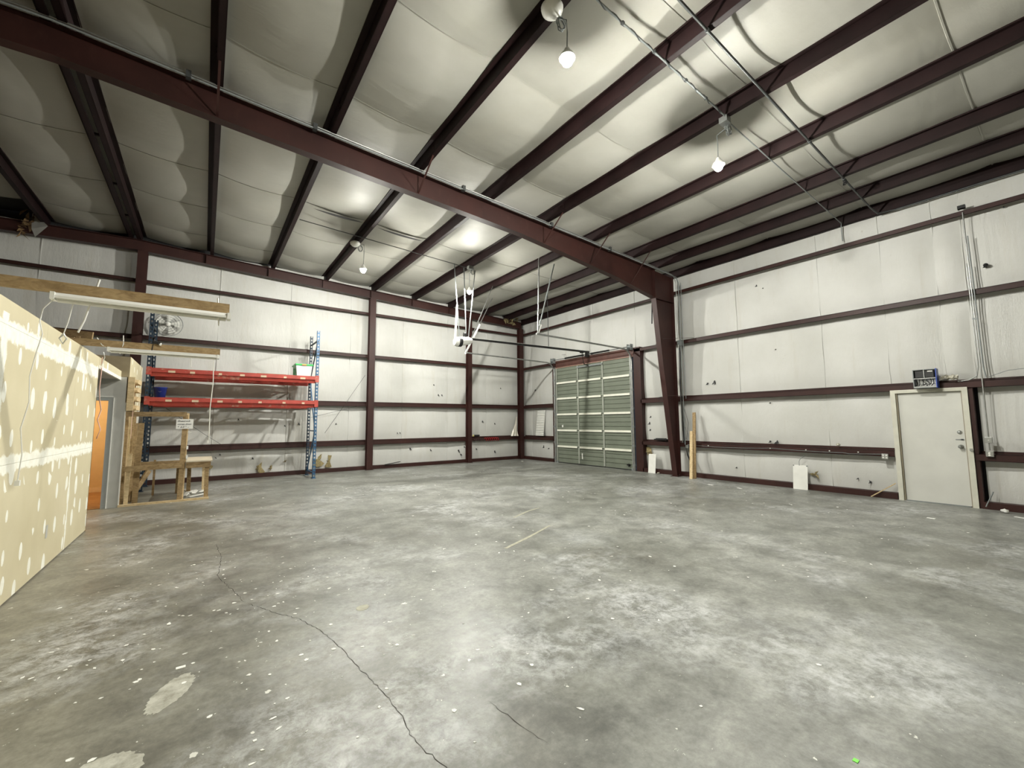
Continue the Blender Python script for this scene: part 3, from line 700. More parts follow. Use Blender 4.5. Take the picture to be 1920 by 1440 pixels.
# ---------------------------------------------------------------- lights
def fixture(px, py, bx, by, bz, label, blab, white=True):
    z = zp(px)
    f_ = thing('ceiling_fixture', (px, py, z), label, 'fixture', 'junction boxes with hanging bulbs')
    if white:
        m = MB(); m.lathe((px-.03, py, z-.075), [(0,-.065),(.07,-.055),(.115,-.015),(.125,.03),(.10,.055),(.0,.06)], 20); m.build('cover', WPLAST, f_)
        m = MB(); m.box((px-.07, py-.05, z-.03), (px+.07, py+.05, z-.0)); m.build('box', GREYP, f_)
    else:
        m = MB(); m.box((px-.06, py-.06, z-.10), (px+.06, py+.06, z-.01)); m.lathe((px+.1, py+.02, z-.06), [(0,-.03),(.05,-.02),(.05,.03),(0,.04)], 12, 'x'); m.build('box', GREY, f_)
    m = MB(); rn = random.Random(int(px*10)); pts = []
    for i in range(26):
        a = i*.75; pts.append((px+.10+.07*math.cos(a)*(.6+.4*rn.random()), py+.02*math.sin(i), z-.16+.08*math.sin(a)))
    m.tube(pts, .007, 5); m.tube([(px+.03,py,z-.04),(px+.10,py,z-.10),(bx,by,z-.20),(bx+.01,by,z-.35),(bx,by,bz+.12)], .007, 5); m.build('wire', GREYP, f_)
    t_ = thing('light_bulb', (bx, by, bz), blab, 'bulb', 'bare bulbs hanging from the purlins')
    m = MB(); m.lathe((bx, by, bz), [(0,-.075),(.03,-.070),(.052,-.048),(.060,-.02),(.060,.006),(0,.006)], 16); m.build('glass', GLOW, t_)
    m = MB(); m.lathe((bx, by, bz), [(0,.010),(.090,.010),(.090,.018),(.075,.05),(.045,.08),(.03,.12),(.02,.135),(0,.135)], 16); m.build('socket', WPLAST, t_)  # flared rim widened to keep direct bulb light off the ceiling
fixture(-8.15, -11.30, -8.06, -11.40, 5.55, 'white round ceiling fixture on purlin at the top picture edge', 'glowing bare bulb hanging nearest the camera, at the top centre')
fixture(-5.02, -11.62, -5.0, -11.48, 5.41, 'grey junction box with tangled wires above the right bulb', 'glowing bare bulb hanging nearest the right wall, below tangled wires', False)
fixture(-8.16, -3.72, -8.08, -4.10, 5.38, 'white round ceiling fixture on purlin above the pallet rack side', 'glowing bare bulb beyond the main beam, left of the door opener')
fixture(-5.08, -4.22, -5.05, -4.15, 5.36, 'junction box with wires on purlin directly above the door opener', 'glowing bare bulb right above the white door opener', False)

# ---------------------------------------------------------------- conduits
def pipe(name, label, pts, r, mat, straps=(), grp=None):
    t_ = thing(name, pts[0], label, 'conduit', grp)
    MB().tube(pts, r, 8).build('pipe', mat, t_)
    for s_ in straps:
        MB().tube([Vector(s_)-Vector((.02,0,0)), Vector(s_)+Vector((.02,0,0))], r*1.6, 8).build('coupling', mat, t_)
    return t_
def under(x, d=.02): return zp(x) - d
def run(x0, x1, y, d=.02): 
    n = 8; return [(x0+(x1-x0)*i/n, y, under(x0+(x1-x0)*i/n, d)) for i in range(n+1)]
c = pipe('conduit', 'conduit with wires wrapped along it between the two near bulbs', run(-8.3, -5.0, -11.65), .013, GREYP)
m = MB(); pts = []
for i in range(61):
    x = -8.3 + 3.3*i/60; a = i*1.1; pts.append((x, -11.65+.015*math.cos(a), under(x)+.015*math.sin(a)))
m.tube(pts, .007, 5); m.build('wire', DARKP, c)
for x in (-7.4, -6.8, -6.1, -5.6): MB().tube([(x-.012,-11.65,under(x)),(x+.012,-11.65,under(x))], .024, 8).build('tie', DARKP, c)
pipe('conduit', 'thin conduit running from the right bulb box to the right wall', run(-5.0, .02, -11.62) + [(.06,-11.6,5.84),(.08,-11.6,5.50)], .010, GREYP)
pipe('conduit', 'thick dark conduit crossing the purlins right of the near bulbs', run(-9.6, -.35, -12.2, .03) + [(-.0,-12.24,5.84),(.06,-12.5,5.83),(.06,-14.2,5.83),(.06,-18,5.83)], .017, DARKP, [(-6.55,-12.2,under(-6.55,.03)), (-1.9,-12.2,under(-1.9,.03)), (-3.5,-12.2,under(-3.5,.03))])
m = MB(); pts = [(-1.85+.05*math.cos(i), -12.2+.03*math.sin(i*1.3), under(-1.85,.08)+.04*math.sin(i)) for i in range(16)]; m.tube(pts, .008, 5); m.build('wire_bundle', BLACK, label='small dark bundle of wire tied to the thick ceiling conduit', cat='wire')
pipe('conduit', 'thin conduit crossing the far purlins past the white round fixture', run(-9.55, -5.0, -4.10), .011, DARKP)
pipe('conduit', 'upper conduit strapped along the top of the main roof beam', [(x, -7.56, rt(x)+.035) for x in (-20, XR, -6, -.4)] + [(-.12,-7.60,5.84),(-.06,-7.62,5.65),(-.055,-7.62,3.9),(-.05,-7.62,.05+.9)], .014, GREY, grp='conduits along the main beam')
pipe('conduit', 'lower conduit strapped along the top of the main roof beam', [(x, -7.60, rt(x)-.03) for x in (-20, XR, -6, -.4)] + [(-.10,-7.66,5.78),(-.04,-7.69,5.6),(-.045,-7.69,3.9),(-.04,-7.69,.9)], .014, GREYP, grp='conduits along the main beam')
pipe('conduit', 'third upright conduit beside the tapered column, furthest from it', [(-.03,-7.76,5.6),(-.03,-7.76,3.9),(-.03,-7.77,2.2)], .010, GREYP)
for xx in (-11.5, -9.9, -7.2, -4.9, -2.9): MB().box((xx-.03, -7.62, rt(xx)-.05), (xx+.03, -7.54, rt(xx)+.05)).build('conduit_clamp', DARKP, fr)
m = MB(); m.box((-.085,-7.74,3.78), (-.01,-7.60,3.90)); m.box((-.08,-7.73,3.74), (-.02,-7.66,3.78)); m.build('junction_box', GREYP, label='grey box on the conduits half way up the tapered column', cat='junction box')
m = MB(); m.tube([(-.04,-7.64,3.7),(-.05,-7.62,2.6),(-.04,-7.64,1.6),(-.03,-7.66,1.0),(-.03,-7.75,.6),(-.03,-7.92,.22),(-.02,-7.98,.13)], .020, 8); m.build('black_hose', BLACK, label='black hose hanging beside the tapered column down behind the leaning boards', cat='hose')
m = MB(); m.tube([(-.04,-7.70,1.4),(-.06,-7.80,1.2),(-.05,-7.76,1.0)], .004, 5); m.tube([(-.04,-7.72,1.9),(-.05,-7.82,1.5),(-.05,-7.74,1.05)], .004, 5); m.build('loose_wire', BLACK, label='thin loose black wires beside the tapered column', cat='wire')
# right wall conduit group by the personnel door
pv = thing('wall_conduit', (0,-13.44,1.2), 'bundle of upright conduits on the right wall beside the white door', 'conduit')
MB().tube([(-.015,-13.42,5.36),(-.02,-13.43,3.9),(-.02,-13.44,2.3),(-.02,-13.44,1.25)], .011, 8).build('pipe', GREY, pv)
MB().tube([(-.015,-13.45,4.9),(-.02,-13.46,3.9),(-.02,-13.47,2.5),(-.02,-13.49,2.30)], .010, 8).build('pipe', GREYP, pv)
MB().tube([(-.015,-13.40,4.4),(-.02,-13.405,3.4),(-.02,-13.41,2.5),(-.015,-13.38,2.33),(-.015,-13.28,2.27),(-.015,-13.2,2.26),(-.01,-13.14,2.26)], .009, 8).build('pipe', GREY, pv)
m = MB(); m.box((-.035,-13.46,3.35), (-.005,-13.40,3.38)); m.build('strap', GREYP, pv)
m = MB(); m.box((-.03,-13.46,5.44), (.05,-13.36,5.50)); m.build('top_box', BLACKM, pv)
m = MB(); m.box((-.055,-13.39,1.15), (-.0,-13.485,1.255)); m.build('switch_box', GREY, pv, bevel=.006)
m = MB(); m.tube([(-.058,-13.44,1.20),(-.066,-13.44,1.20)], .008, 8); m.build('switch_knob', WPLAST, pv)
MB().tube([(-.02,-13.44,1.15),(-.02,-13.44,1.02)], .010, 8).build('pipe', GREY, pv)
o_ = thing('outlet_box', (0,-13.44,1.0), 'grey outlet box sitting on the low girt right of the white door', 'outlet')
MB().box((-.06,-13.39,.915), (-.004,-13.485,1.01)).build('box', GREY, o_, bevel=.005)
m = MB()
for zz in (.94, .975): m.lathe((-.06,-13.437,zz), [(0,-.004),(.016,-.004),(.017,0)], 12, 'x')
m.build('socket', WPLAST, o_)
m = MB(); m.tube([(-.01,-13.52,2.31),(-.01,-13.75,2.40),(-.01,-14.0,2.42),(-.01,-14.6,2.45)], .005, 5); m.build('loose_wire', GREYP, label='thin grey wire running along the right wall above the door girt', cat='wire')
m = MB(); m.lathe((.08,-13.62,4.32), [(0,-.03),(.03,-.02),(.035,.01),(0,.02)], 8, 'x'); m.build('rubber_plug', BLACK, label='small black plug on the right wall beside the conduit bundle', cat='plug')
# outlet + cable on the low girt
o_ = thing('outlet_box', (0,-12.03,.83), 'grey four-socket outlet box on the low girt left of the white door', 'outlet')
MB().box((-.05,-11.98,.78), (-.004,-12.085,.885)).build('box', GREY, o_, bevel=.005)
m = MB()
for yy in (-12.008, -12.056):
    for zz in (.81, .855): MB().box((-.056, yy-.014, zz-.014), (-.05, yy+.014, zz+.014)).build('socket', WPLAST, o_)
cb = thing('staple_cable', (0,-10,.9), 'grey cable stapled along the low girt of the right wall', 'cable'); pts = []
for i in range(41):
    y = -7.75 - 4.22*i/40; pts.append((-.012, y, .90 - .035*abs(math.sin((y+7.75)*1.45)) - (.02 if i > 34 else 0)))
MB().tube(pts, .006, 6).build('sheath', GREYP, cb)
for y in (-8.35, -9.9, -10.65, -11.1, -11.6): MB().box((-.02,y-.01,.885), (.0,y+.01,.905)).build('staple', WPLAST, cb)
m = MB(); m.tube([(.10,-8.2,.80),(.10,-9.0,.72),(.10,-9.6,.72),(.08,-10.1,.79)], .004, 5); m.build('loose_wire', GREYP, label='sagging thin wire below the low girt, right of the leaning boards', cat='wire')
m = MB(); m.lathe((.05,-11.25,1.035), [(0,-.05),(.03,-.05),(.034,0),(.03,.03),(0,.03)], 14, 'x'); m.build('round_tan_cap', FOIL, label='small round tan cap standing on the low girt of the right wall', cat='round cap')  # shape is a round tan cap, not a roll of tape
m = MB(); m.box((-.05,-7.70,.80), (.0,-7.79,.885)); m.build('junction_box', GREY, label='small grey box on the low girt beside the tapered column', cat='junction box', bevel=.005)

# ---------------------------------------------------------------- heater box and foil above the door
hb = thing('control_box', (-.10,-12.72,2.16), 'open blue-sided metal control box above the white door', 'control box')
m = MB(); y0, y1, z0, z1 = -12.585, -12.885, 2.16, 2.51
m.box((-.19,y0,z0), (.0,y0+.012,z1)); m.box((-.19,y0,z0), (.0,y1,z0+.012)); m.box((-.19,y0,z1-.012), (.0,y1,z1)); m.build('case', GREYP, hb)
m = MB(); m.box((-.20,y1-.012,z0-.005), (.0,y1,z1+.005)); m.build('side_panel', simple('bright_blue_paint', (.02,.06,.36), .4), hb)
m = MB(); m.box((-.03,y0,z0), (-.02,y1,z1)); m.build('back_plate', WHITE, hb)
m = MB(); m.box((-.192,y0+.0,z0+.17), (-.18,y1,z0+.185)); m.box((-.192,y0-.14,z0+.185), (-.18,y0-.15,z1)); m.box((-.192,y0,z0+.012), (-.18,y1,z0+.03)); m.build('divider', GREY, hb)
m = MB(); m.box((-.16,y0-.02,z0+.20), (-.04,y1+.03,z1-.03)); m.build('circuit_block', BLACK, hb)
m = MB(); rnd = random.Random(3)
for k in range(7):
    yy = y0-.04-.035*k; m.tube([(-.15,yy,z0+.18),(-.17,yy-.02*rnd.uniform(-1,1),z0+.14),(-.10,yy+.05*rnd.uniform(-1,1),z0+.08),(-.06,yy+.03,z0+.05)], .006, 5)
m.build('wire', BLACKM, hb)
m = MB(); m.box((-.17,y1+.04,z1-.05), (-.165,y1+.11,z1-.03)); m.build('name_tag', WPLAST, hb)
m = MB(); rnd = random.Random(9); n = 9; rings = []
for i in range(n):
    t_ = i/(n-1); y = -12.93 - .22*t_; r = .055*(1+.3*rnd.uniform(-1,1)); rings.append((y, r))
vs = []; fs = []
for y, r in rings:
    for k in range(9):
        a = 2*PI*k/9; rr = r*rnd.uniform(.65, 1.3); vs.append((-.06+rr*math.cos(a), y+rnd.uniform(-.01,.01), 2.335+rr*.8*math.sin(a)))
for i in range(n-1):
    for k in range(9): fs.append((i*9+k, i*9+(k+1)%9, (i+1)*9+(k+1)%9, (i+1)*9+k))
fs += [tuple(range(9)), tuple(range((n-1)*9, n*9))]
m.add(vs, fs); m.build('foil_wad', FOIL, label='crumpled beige foil wad on the girt right of the control box', cat='foil')

# ---------------------------------------------------------------- partition (drywall wall on the left)
PXX = -12.45
wp = bpy.data.objects.new('wall_left', None); C.objects.link(wp); wp['kind'] = 'structure'
def sheet(y0, y1, z0, z1, mat=DRY): return MB().box((PXX, y0+.0015, z0), (PXX-.013, y1-.0015, z1)).build('drywall_sheet', mat, wp)
g = .0015
sheet(-9.15, -6.78, .015, 1.235); sheet(-6.78, -5.56, .015, 1.235); sheet(-15.5, -11.6, .015, 1.235); sheet(-11.6, -9.15, .015, 1.235)
sheet(-9.30, -6.9, 1.238, 2.40); sheet(-6.9, -5.56, 1.238, 2.40); sheet(-15.5, -11.7, 1.238, 2.40); sheet(-11.7, -9.30, 1.238, 2.40)
sheet(-8.2, -3.08, 2.403+.055, 2.61); sheet(-8.2, -5.56, 2.402, 2.458); sheet(-15.5, -8.2, 2.403, 2.61)
m = MB(); m.box((PXX-.013, -15.5, 0), (PXX-.102, -5.57, .038)); m.box((PXX-.013, -15.5, 2.582), (PXX-.102, -3.08, 2.62)); m.build('wall_plate', WOOD, wp)
for k in range(25):
    y = -15.45 + .406*k
    MB().box((PXX-.013, y, .038), (PXX-.102, y+.038, 2.582)).build('stud', WOOD, wp)
MB().box((PXX+.0, -5.575, 0), (PXX-.03, -5.545, 2.45)).build('jamb_strip', WOODD, wp)
MB().box((PXX-.03, -5.57, 0), (PXX-.115, -5.545, 2.45)).build('jamb_strip', WOODL, wp)
MB().box((PXX-.102, -15.5, .01), (PXX-.115, -5.57, 2.6)).build('drywall_back', DRYP, wp)
m = MB(); m.box((PXX+.004, -5.56, 2.435), (PXX-.03, -3.09, 2.49)); m.build('corner_bead', simple('white_joint_compound', (.84,.83,.76), .8), wp)
m = MB(); m.box((PXX+.003, -7.56, .33), (PXX-.0, -7.63, .47)); m.build('box_cutout', GREYW, wp)
MB().box((PXX-.02, -3.45, 2.45), (-14.2, -5.56, 2.46)).build('soffit', GREYW, wp)
# alcove back wall with cased opening to the orange room
AY = -3.44
m = MB(); m.box((-12.36, AY, 0), (-12.53, AY+.11, 2.495)); m.box((-12.53, AY, 2.10), (-14.3, AY+.11, 2.495)); m.box((-13.5, AY, 0), (-14.3, AY+.11, 2.10)); m.build('alcove_wall', GREYW, wp)
m = MB(); m.box((-12.53, AY-.012, 0), (-12.60, AY+.12, 2.03)); m.box((-12.53, AY-.012, 2.03), (-13.5, AY+.12, 2.10)); m.box((-13.43, AY-.012, 0), (-13.5, AY+.12, 2.03)); m.build('door_casing', TRIMG, wp)
m = MB(); m.box((-12.518, AY-.018, 0), (-12.53, AY, 2.11)); m.box((-12.518, AY-.018, 2.10), (-13.5, AY, 2.112)); m.build('casing_edge', WHITE, wp)
m = MB(); m.box((-12.345, AY-.006, 0), (-12.362, AY+.02, 2.0)); m.build('corner_bead', WHITE, wp)
MB().box((-14.3, -5.56, 0), (-14.4, AY, 2.6)).build('alcove_side', GREYW, wp)
# the orange room
m = MB(); m.box((-12.52, -.75, 0), (-16.0, -.65, 2.5)); m.box((-16.0, -3.33, 0), (-16.1, -.65, 2.5)); m.box((-12.47, -3.33, 0), (-12.50, -.75, 2.5)); m.build('orange_wall', ORANGE, wp)
MB().box((-12.50, -3.33, 2.5), (-16.0, -.65, 2.55)).build('room_ceiling', WHITE, wp)
MB().box((-12.5, -.765, 0), (-16.0, -.75, .12)).build('baseboard_back', simple('tan_baseboard', (.72,.52,.28), .5), wp)
for k in range(12):
    y = -3.44 + .225*k; MB().box((-12.53, y, 0), (-16.0, y+.222, .012)).build('floor_plank', WOODFL, wp)
li = bpy.data.lights.new('room_lamp', 'POINT'); li.energy = 85; li.color = (1, .80, .55); li.shadow_soft_size = .15
lo = bpy.data.objects.new('room_lamp', li); lo.location = (-13.9, -2.1, 2.3); C.objects.link(lo)
tag(lo, 'warm lamp inside the orange room behind the partition', 'lamp')
# drywalled block above the open studs
m = MB(); m.box((-12.33, AY+.0, 2.50), (-13.6, AY+.013, 2.90)); m.build('drywall_sheet', simple('brown_drywall_back', (.30,.25,.16), .9), wp)
m = MB(); m.box((-12.33, AY+.013, 1.80), (-12.343, -1.45, 2.90)); m.build('drywall_sheet', DRY, wp)
m = MB(); m.box((-12.343, AY+.013, 2.86), (-12.44, -1.45, 2.90)); m.box((-12.343, AY+.013, 0), (-12.43, -1.45, .038)); m.build('wall_plate', WOOD, wp)
for y in (-3.40, -3.02, -2.94, -2.6, -2.2, -1.8, -1.5):
    MB().box((-12.34, y, .038), (-12.43, y+.038, 2.86)).build('stud', WOODL if y > -3 and y < -2.5 else WOOD, wp)
MB().box((-12.43, AY+.02, .02), (-12.445, -1.45, 2.86)).build('drywall_back', DRYP, wp)
m = MB(); m.box((-12.445,-3.33,2.55), (-16.5,-.7,2.57)); m.box((-12.56,-15.5,2.56), (-16.5,-3.35,2.6)); m.build('office_deck', WOODD, wp)
# junk lumber on the office roof
for a, b, lb in (((-12.9,-4.7,2.95), (-16.5,-4.4,3.05), 'long brown joist on the office roof, left of the beam end'), ((-12.75,-4.3,3.12),(-14.0,-4.0,3.2),'short dark board on the office roof behind the white strip light')):
    MB().bar(a, b, .04, .14).build('joist', WOODD, label=lb, cat='lumber')
m = MB(); m.box((-12.9,-4.35,2.6),(-12.95,-4.25,3.1)); m.box((-13.9,-4.2,2.6),(-13.95,-4.1,3.15)); m.build('support_block', WOODD, wp)

# beams cantilevered from the partition, each with a strip light
def beam_light(y, xl, label, slab, sx0, sx1, mat):
    MB().bar((xl, y, 2.668), (-10.955, y, 2.668), .038, .089).build('lumber_beam', mat, label=label, cat='beam', group='lumber beams sticking out over the partition')
    t_ = thing('strip_light', (sx0, y, 2.6), slab, 'strip light', 'unlit strip lights under the lumber beams')
    m = MB(); m.prism([(y-.045, 2.575), (y+.045, 2.575), (y+.045, 2.595), (y+.02, 2.622), (y-.02, 2.622), (y-.045, 2.595)], 'x', sx0, sx1); m.build('housing', WHITE, t_)
    MB().box((sx0-.006, y-.05, 2.562), (sx0+.02, y+.05, 2.622)).build('end_cap', WPLAST, t_); MB().box((sx1-.02, y-.05, 2.562), (sx1+.006, y+.05, 2.622)).build('end_cap', WPLAST, t_)
    m = MB(); m.tube([(sx0+.03, y, 2.560), (sx1-.03, y, 2.560)], .013, 10); m.build('tube', WPLAST, t_)
    return t_
s1 = beam_light(-9.70, -16.0, 'long brown lumber beam over the partition nearest the camera', 'white strip light under the nearer lumber beam', -12.12, -10.95, WOOD)
s2 = beam_light(-6.70, -12.9, 'brown lumber beam over the partition nearer the doorway', 'white strip light under the lumber beam nearer the doorway', -12.20, -10.97, WOOD)
def cord(parent, pts, r=.005, mat=WPLAST, plug=None):
    MB().tube(pts, r, 6).build('cord', mat, parent)
    if plug: 
        x, y, z = plug; MB().box((x-.014, y-.012, z-.04), (x+.014, y+.012, z)).build('plug', mat, parent)
cord(s1, [(-11.86,-9.70,2.78),(-11.88,-9.71,2.66),(-11.90,-9.70,2.58),(-11.93,-9.70,2.42),(-11.96,-9.70,2.32)], .007)
cord(s1, [(-12.10,-9.72,2.58),(-12.16,-9.72,2.48),(-12.17,-9.72,2.38),(-12.15,-9.72,2.28),(-12.18,-9.68,2.15),(-12.20,-9.7,1.95),(-12.19,-9.7,1.75),(-12.22,-9.7,1.55),(-12.20,-9.7,1.35),(-12.21,-9.7,1.16)], .004, WPLAST, (-12.21,-9.7,1.16))
cord(s1, [(-12.0,-9.70,2.57),(-12.02,-9.70,2.40),(-12.04,-9.70,2.30)], .004)
MB().tube([(-12.04,-9.70,2.30),(-12.06,-9.70,2.26),(-12.04,-9.7,2.22),(-12.02,-9.7,2.26),(-12.04,-9.70,2.30)], .007, 6).build('hook', WPLAST, s1)
cord(s1, [(-11.05,-9.70,2.76),(-11.04,-9.71,2.62),(-11.03,-9.70,2.50)], .007)
cord(s2, [(-11.03,-6.70,2.56),(-11.02,-6.70,2.2),(-11.04,-6.70,1.8),(-11.03,-6.70,1.34)], .006, WPLAST, (-11.04,-6.70,1.33))
cord(s2, [(-12.20,-6.70,2.60),(-12.26,-6.72,2.64),(-12.32,-6.70,2.74)], .006)
cord(s2, [(-12.06,-6.70,2.80),(-12.05,-6.72,2.68),(-12.08,-6.70,2.54)], .006)
cord(s2, [(-11.3,-6.70,2.56),(-11.3,-6.70,2.42)], .005)
cl = thing('clamp_lamp', (-11.72,-6.72,2.72), 'small dark clamp clipped on the lumber beam nearer the doorway', 'clamp')
m = MB(); m.tube([(-11.74,-6.72,2.80),(-11.73,-6.73,2.74),(-11.66,-6.74,2.72)], [.02,.03,.02], 8); m.tube([(-11.74,-6.72,2.70),(-11.75,-6.72,2.60)], .006, 5); m.build('grip', BLACK, cl)
MB().lathe((-11.66,-6.74,2.71), [(0,-.012),(.02,-.012),(.02,.012),(0,.012)], 10, 'x').build('cap', WPLAST, cl)
pk = thing('pink_cord', (-12.44,-5.5,2.3), 'pinkish white cord hanging down the partition end by the doorway', 'cord')
MB().tube([(-12.43,-5.50,2.62),(-12.43,-5.48,2.40),(-12.44,-5.46,2.15),(-12.43,-5.44,1.95),(-12.40,-5.46,1.80),(-12.43,-5.48,1.65),(-12.39,-5.46,1.50),(-12.42,-5.50,1.36)], .007, 6).build('cord', PINK, pk)
MB().tube([(-12.42,-5.50,2.70),(-12.40,-5.52,2.62),(-12.43,-5.53,2.45)], .006, 6).build('cord', WPLAST, pk)

# ---------------------------------------------------------------- lumber framework beyond the doorway
lf = thing('lumber_frame', (-11.45,-3.38,0), 'open lumber framework with a tall post bearing a paper sign', 'frame')
def L2(a, b, w_, h_, mat=WOOD, name='rail', up=(0,0,1)): return MB().bar(a, b, w_, h_, up).build(name, mat, lf)
L2((-11.44,-3.38,0), (-11.42,-3.34,1.76), .085, .04, WOOD, 'post', (0,1,0))
L2((-11.40,-3.33,0), (-11.38,-3.29,1.80), .04, .07, WOODL, 'post', (0,1,0))
L2((-12.36,-3.41,1.775), (-11.40,-3.40,1.775), .038, .095, WOODD)
L2((-12.30,-3.42,.71), (-11.43,-3.42,.73), .038, .095, WOOD)
L2((-12.26,-3.36,0), (-12.24,-3.36,1.0), .06, .04, WOODL, 'post', (0,1,0))
L2((-12.15,-3.15,.0), (-12.13,-3.13,1.60), .09, .04, WOOD, 'post', (0,1,0))
L2((-11.52,-2.10,0), (-11.52,-2.10,.70), .085, .04, WOODD, 'post', (0,1,0))
L2((-11.95,-2.10,0), (-11.95,-2.10,.78), .04, .04, WOODD, 'post', (0,1,0))
L2((-12.25,-3.15,.05), (-11.98,-2.9,.62), .04, .09, WOODD, 'brace')
L2((-12.36,-3.42,.020), (-10.95,-3.40,.020), .06, .04, WOODL, 'sill')
L2((-12.3,-2.10,.70), (-11.45,-2.10,.70), .038, .09, WOODD)
tb = thing('low_table', (-11.2,-2.8,0), 'low lumber table with a pale top beside the tall post', 'table')
MB().box((-11.365,-3.42,.785), (-10.92,-2.16,.812)).build('tabletop', simple('pale_board', (.62,.55,.42), .6), tb)
m = MB(); m.box((-11.365,-3.41,.665), (-10.95,-3.372,.785)); m.build('apron', WOODD, tb)
m = MB(); m.box((-10.985,-3.37,.665), (-10.947,-2.17,.785)); m.build('apron', WOOD, tb)
m = MB(); m.box((-11.36,-2.21,.665), (-10.985,-2.17,.785)); m.build('apron', WOOD, tb)
for (x, y, mt) in ((-11.00,-3.35,WOOD),(-11.04,-2.20,WOODL),(-11.32,-2.20,WOODD)):
    MB().bar((x, y, 0), (x-.01, y, .66), .075, .04, (0,1,0)).build('leg', mt, tb)
# wall cubby rack of short blocks
cu = thing('block_rack', (-12.28,-3.3,1.83), 'small rack of stacked lumber blocks fixed on the drywall beside the doorway', 'rack')
MB().box((-12.34,-3.47,1.84), (-12.24,-3.43,2.50)).build('board', WOODL, cu)
MB().box((-12.325,-3.43,1.84), (-12.29,-2.75,2.50)).build('board', WOOD, cu)
for z_ in (1.86, 2.04, 2.22, 2.38):
    m = MB(); m.prism([(-3.42, z_), (-2.80, z_), (-2.80, z_+.09), (-3.20, z_+.09), (-3.42, z_+.03)], 'x', -12.29, -12.20); m.build('block', WOODL, cu)
m = MB(); m.prism([(-2.75,1.60),(-2.70,1.60),(-2.70,1.92),(-2.75,1.92)], 'x', -12.25, -12.22); m.build('white_bracket', WHITE, cu)
MB().tube([(-12.24,-3.46,1.84),(-12.245,-3.46,1.55),(-12.24,-3.46,1.30)], .004, 5).build('string', PINK, cu)
# sign
sg = thing('paper_sign', (-11.42,-3.435,1.58), 'white paper sign with handwriting stapled to the lumber post', 'sign')
MB().box((-11.565,-3.438,1.475), (-11.285,-3.434,1.675)).build('sheet', PAPER, sg)
for i, (txt, sz) in enumerate((('Sheetrock', .050), ('comes down', .044), ('*  6.0 "  -', .050))):
    cu_ = bpy.data.curves.new('writing', 'FONT'); cu_.body = txt; cu_.size = sz; cu_.shear = .35; cu_.extrude = .0004; cu_.offset = .0006
    ob = bpy.data.objects.new('writing', cu_); C.objects.link(ob)
    dg = bpy.context.evaluated_depsgraph_get(); me = bpy.data.meshes.new_from_object(ob.evaluated_get(dg)); bpy.data.objects.remove(ob)
    o = bpy.data.objects.new('writing', me); C.objects.link(o); me.materials.clear(); me.materials.append(INK)
    o.matrix_basis = Matrix.Translation((-11.545, -3.440, 1.620-.062*i)) @ Matrix.Rotation(PI/2, 4, 'X'); o.parent = sg; o.matrix_parent_inverse = sg.matrix_basis.inverted()
m = MB(); m.add([(-11.36,-3.41,1.44),(-11.30,-3.43,1.40),(-11.36,-3.42,1.36),(-11.37,-3.40,1.40)], [(0,1,2,3)]); m.build('torn_paper', PAPER, sg)
for z_ in (1.05, .86): 
    MB().box((-11.375,-3.38,z_), (-11.345,-3.35,z_+.07)).build('torn_paper', PAPER, sg)
# white rubbish under the table
m = MB(); rnd = random.Random(12)
for k in range(14):
    x, y = rnd.uniform(-11.42,-11.05), rnd.uniform(-2.95,-1.95); a = rnd.uniform(0,3); l, w_ = rnd.uniform(.06,.16), rnd.uniform(.04,.09); z_ = rnd.uniform(.002,.06)
    m.bar((x-l*math.cos(a), y-l*math.sin(a), z_*.3+.006), (x+l*math.cos(a), y+l*math.sin(a), z_+.012), w_, .012)
m.build('scrap_pile', WPLAST, label='heap of white scrap pieces on the floor under the low table', cat='scrap pile', kind='stuff')

# ---------------------------------------------------------------- pallet rack
rk = thing('pallet_rack', (-10.4,-.75,0), 'tall pallet rack with blue uprights and two levels of red beams', 'pallet rack')
def perforated(x, y, z1, mat, sx=1):
    """upright: C section, holes punched in the aisle face and in one side"""
    m = MB(); w_ = .076; t = .003; n = int(z1/.10); st = z1/n
    for face in ('y', 'x'):
        for k in range(n):
            z0 = k*st
            if face == 'y':
                m.box((x-w_/2, y, z0), (x-.016, y+t, z0+st)); m.box((x+.016, y, z0), (x+w_/2, y+t, z0+st)); m.box((x-.016, y, z0), (x+.016, y+t, z0+st*.5))
            else:
                xf_ = x - w_/2*1
                m.box((xf_, y, z0), (xf_+t, y+.022, z0+st)); m.box((xf_, y+.054, z0), (xf_+t, y+w_, z0+st)); m.box((xf_, y+.022, z0), (xf_+t, y+.054, z0+st*.5))
    m.box((x+w_/2-t, y, 0), (x+w_/2, y+w_, z1))
    return m.build('upright', mat, rk)
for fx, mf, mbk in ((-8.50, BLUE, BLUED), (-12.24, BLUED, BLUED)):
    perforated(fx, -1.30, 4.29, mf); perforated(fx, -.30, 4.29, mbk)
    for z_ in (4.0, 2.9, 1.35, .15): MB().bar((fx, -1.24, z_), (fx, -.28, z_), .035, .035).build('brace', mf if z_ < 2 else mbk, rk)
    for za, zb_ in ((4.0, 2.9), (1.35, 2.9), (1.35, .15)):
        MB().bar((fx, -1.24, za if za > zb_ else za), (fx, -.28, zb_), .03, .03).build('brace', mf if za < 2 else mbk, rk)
    for yy in (-1.30, -.30): MB().box((fx-.06, yy-.03, 0), (fx+.06, yy+.11, .008)).build('foot_plate', mf, rk)
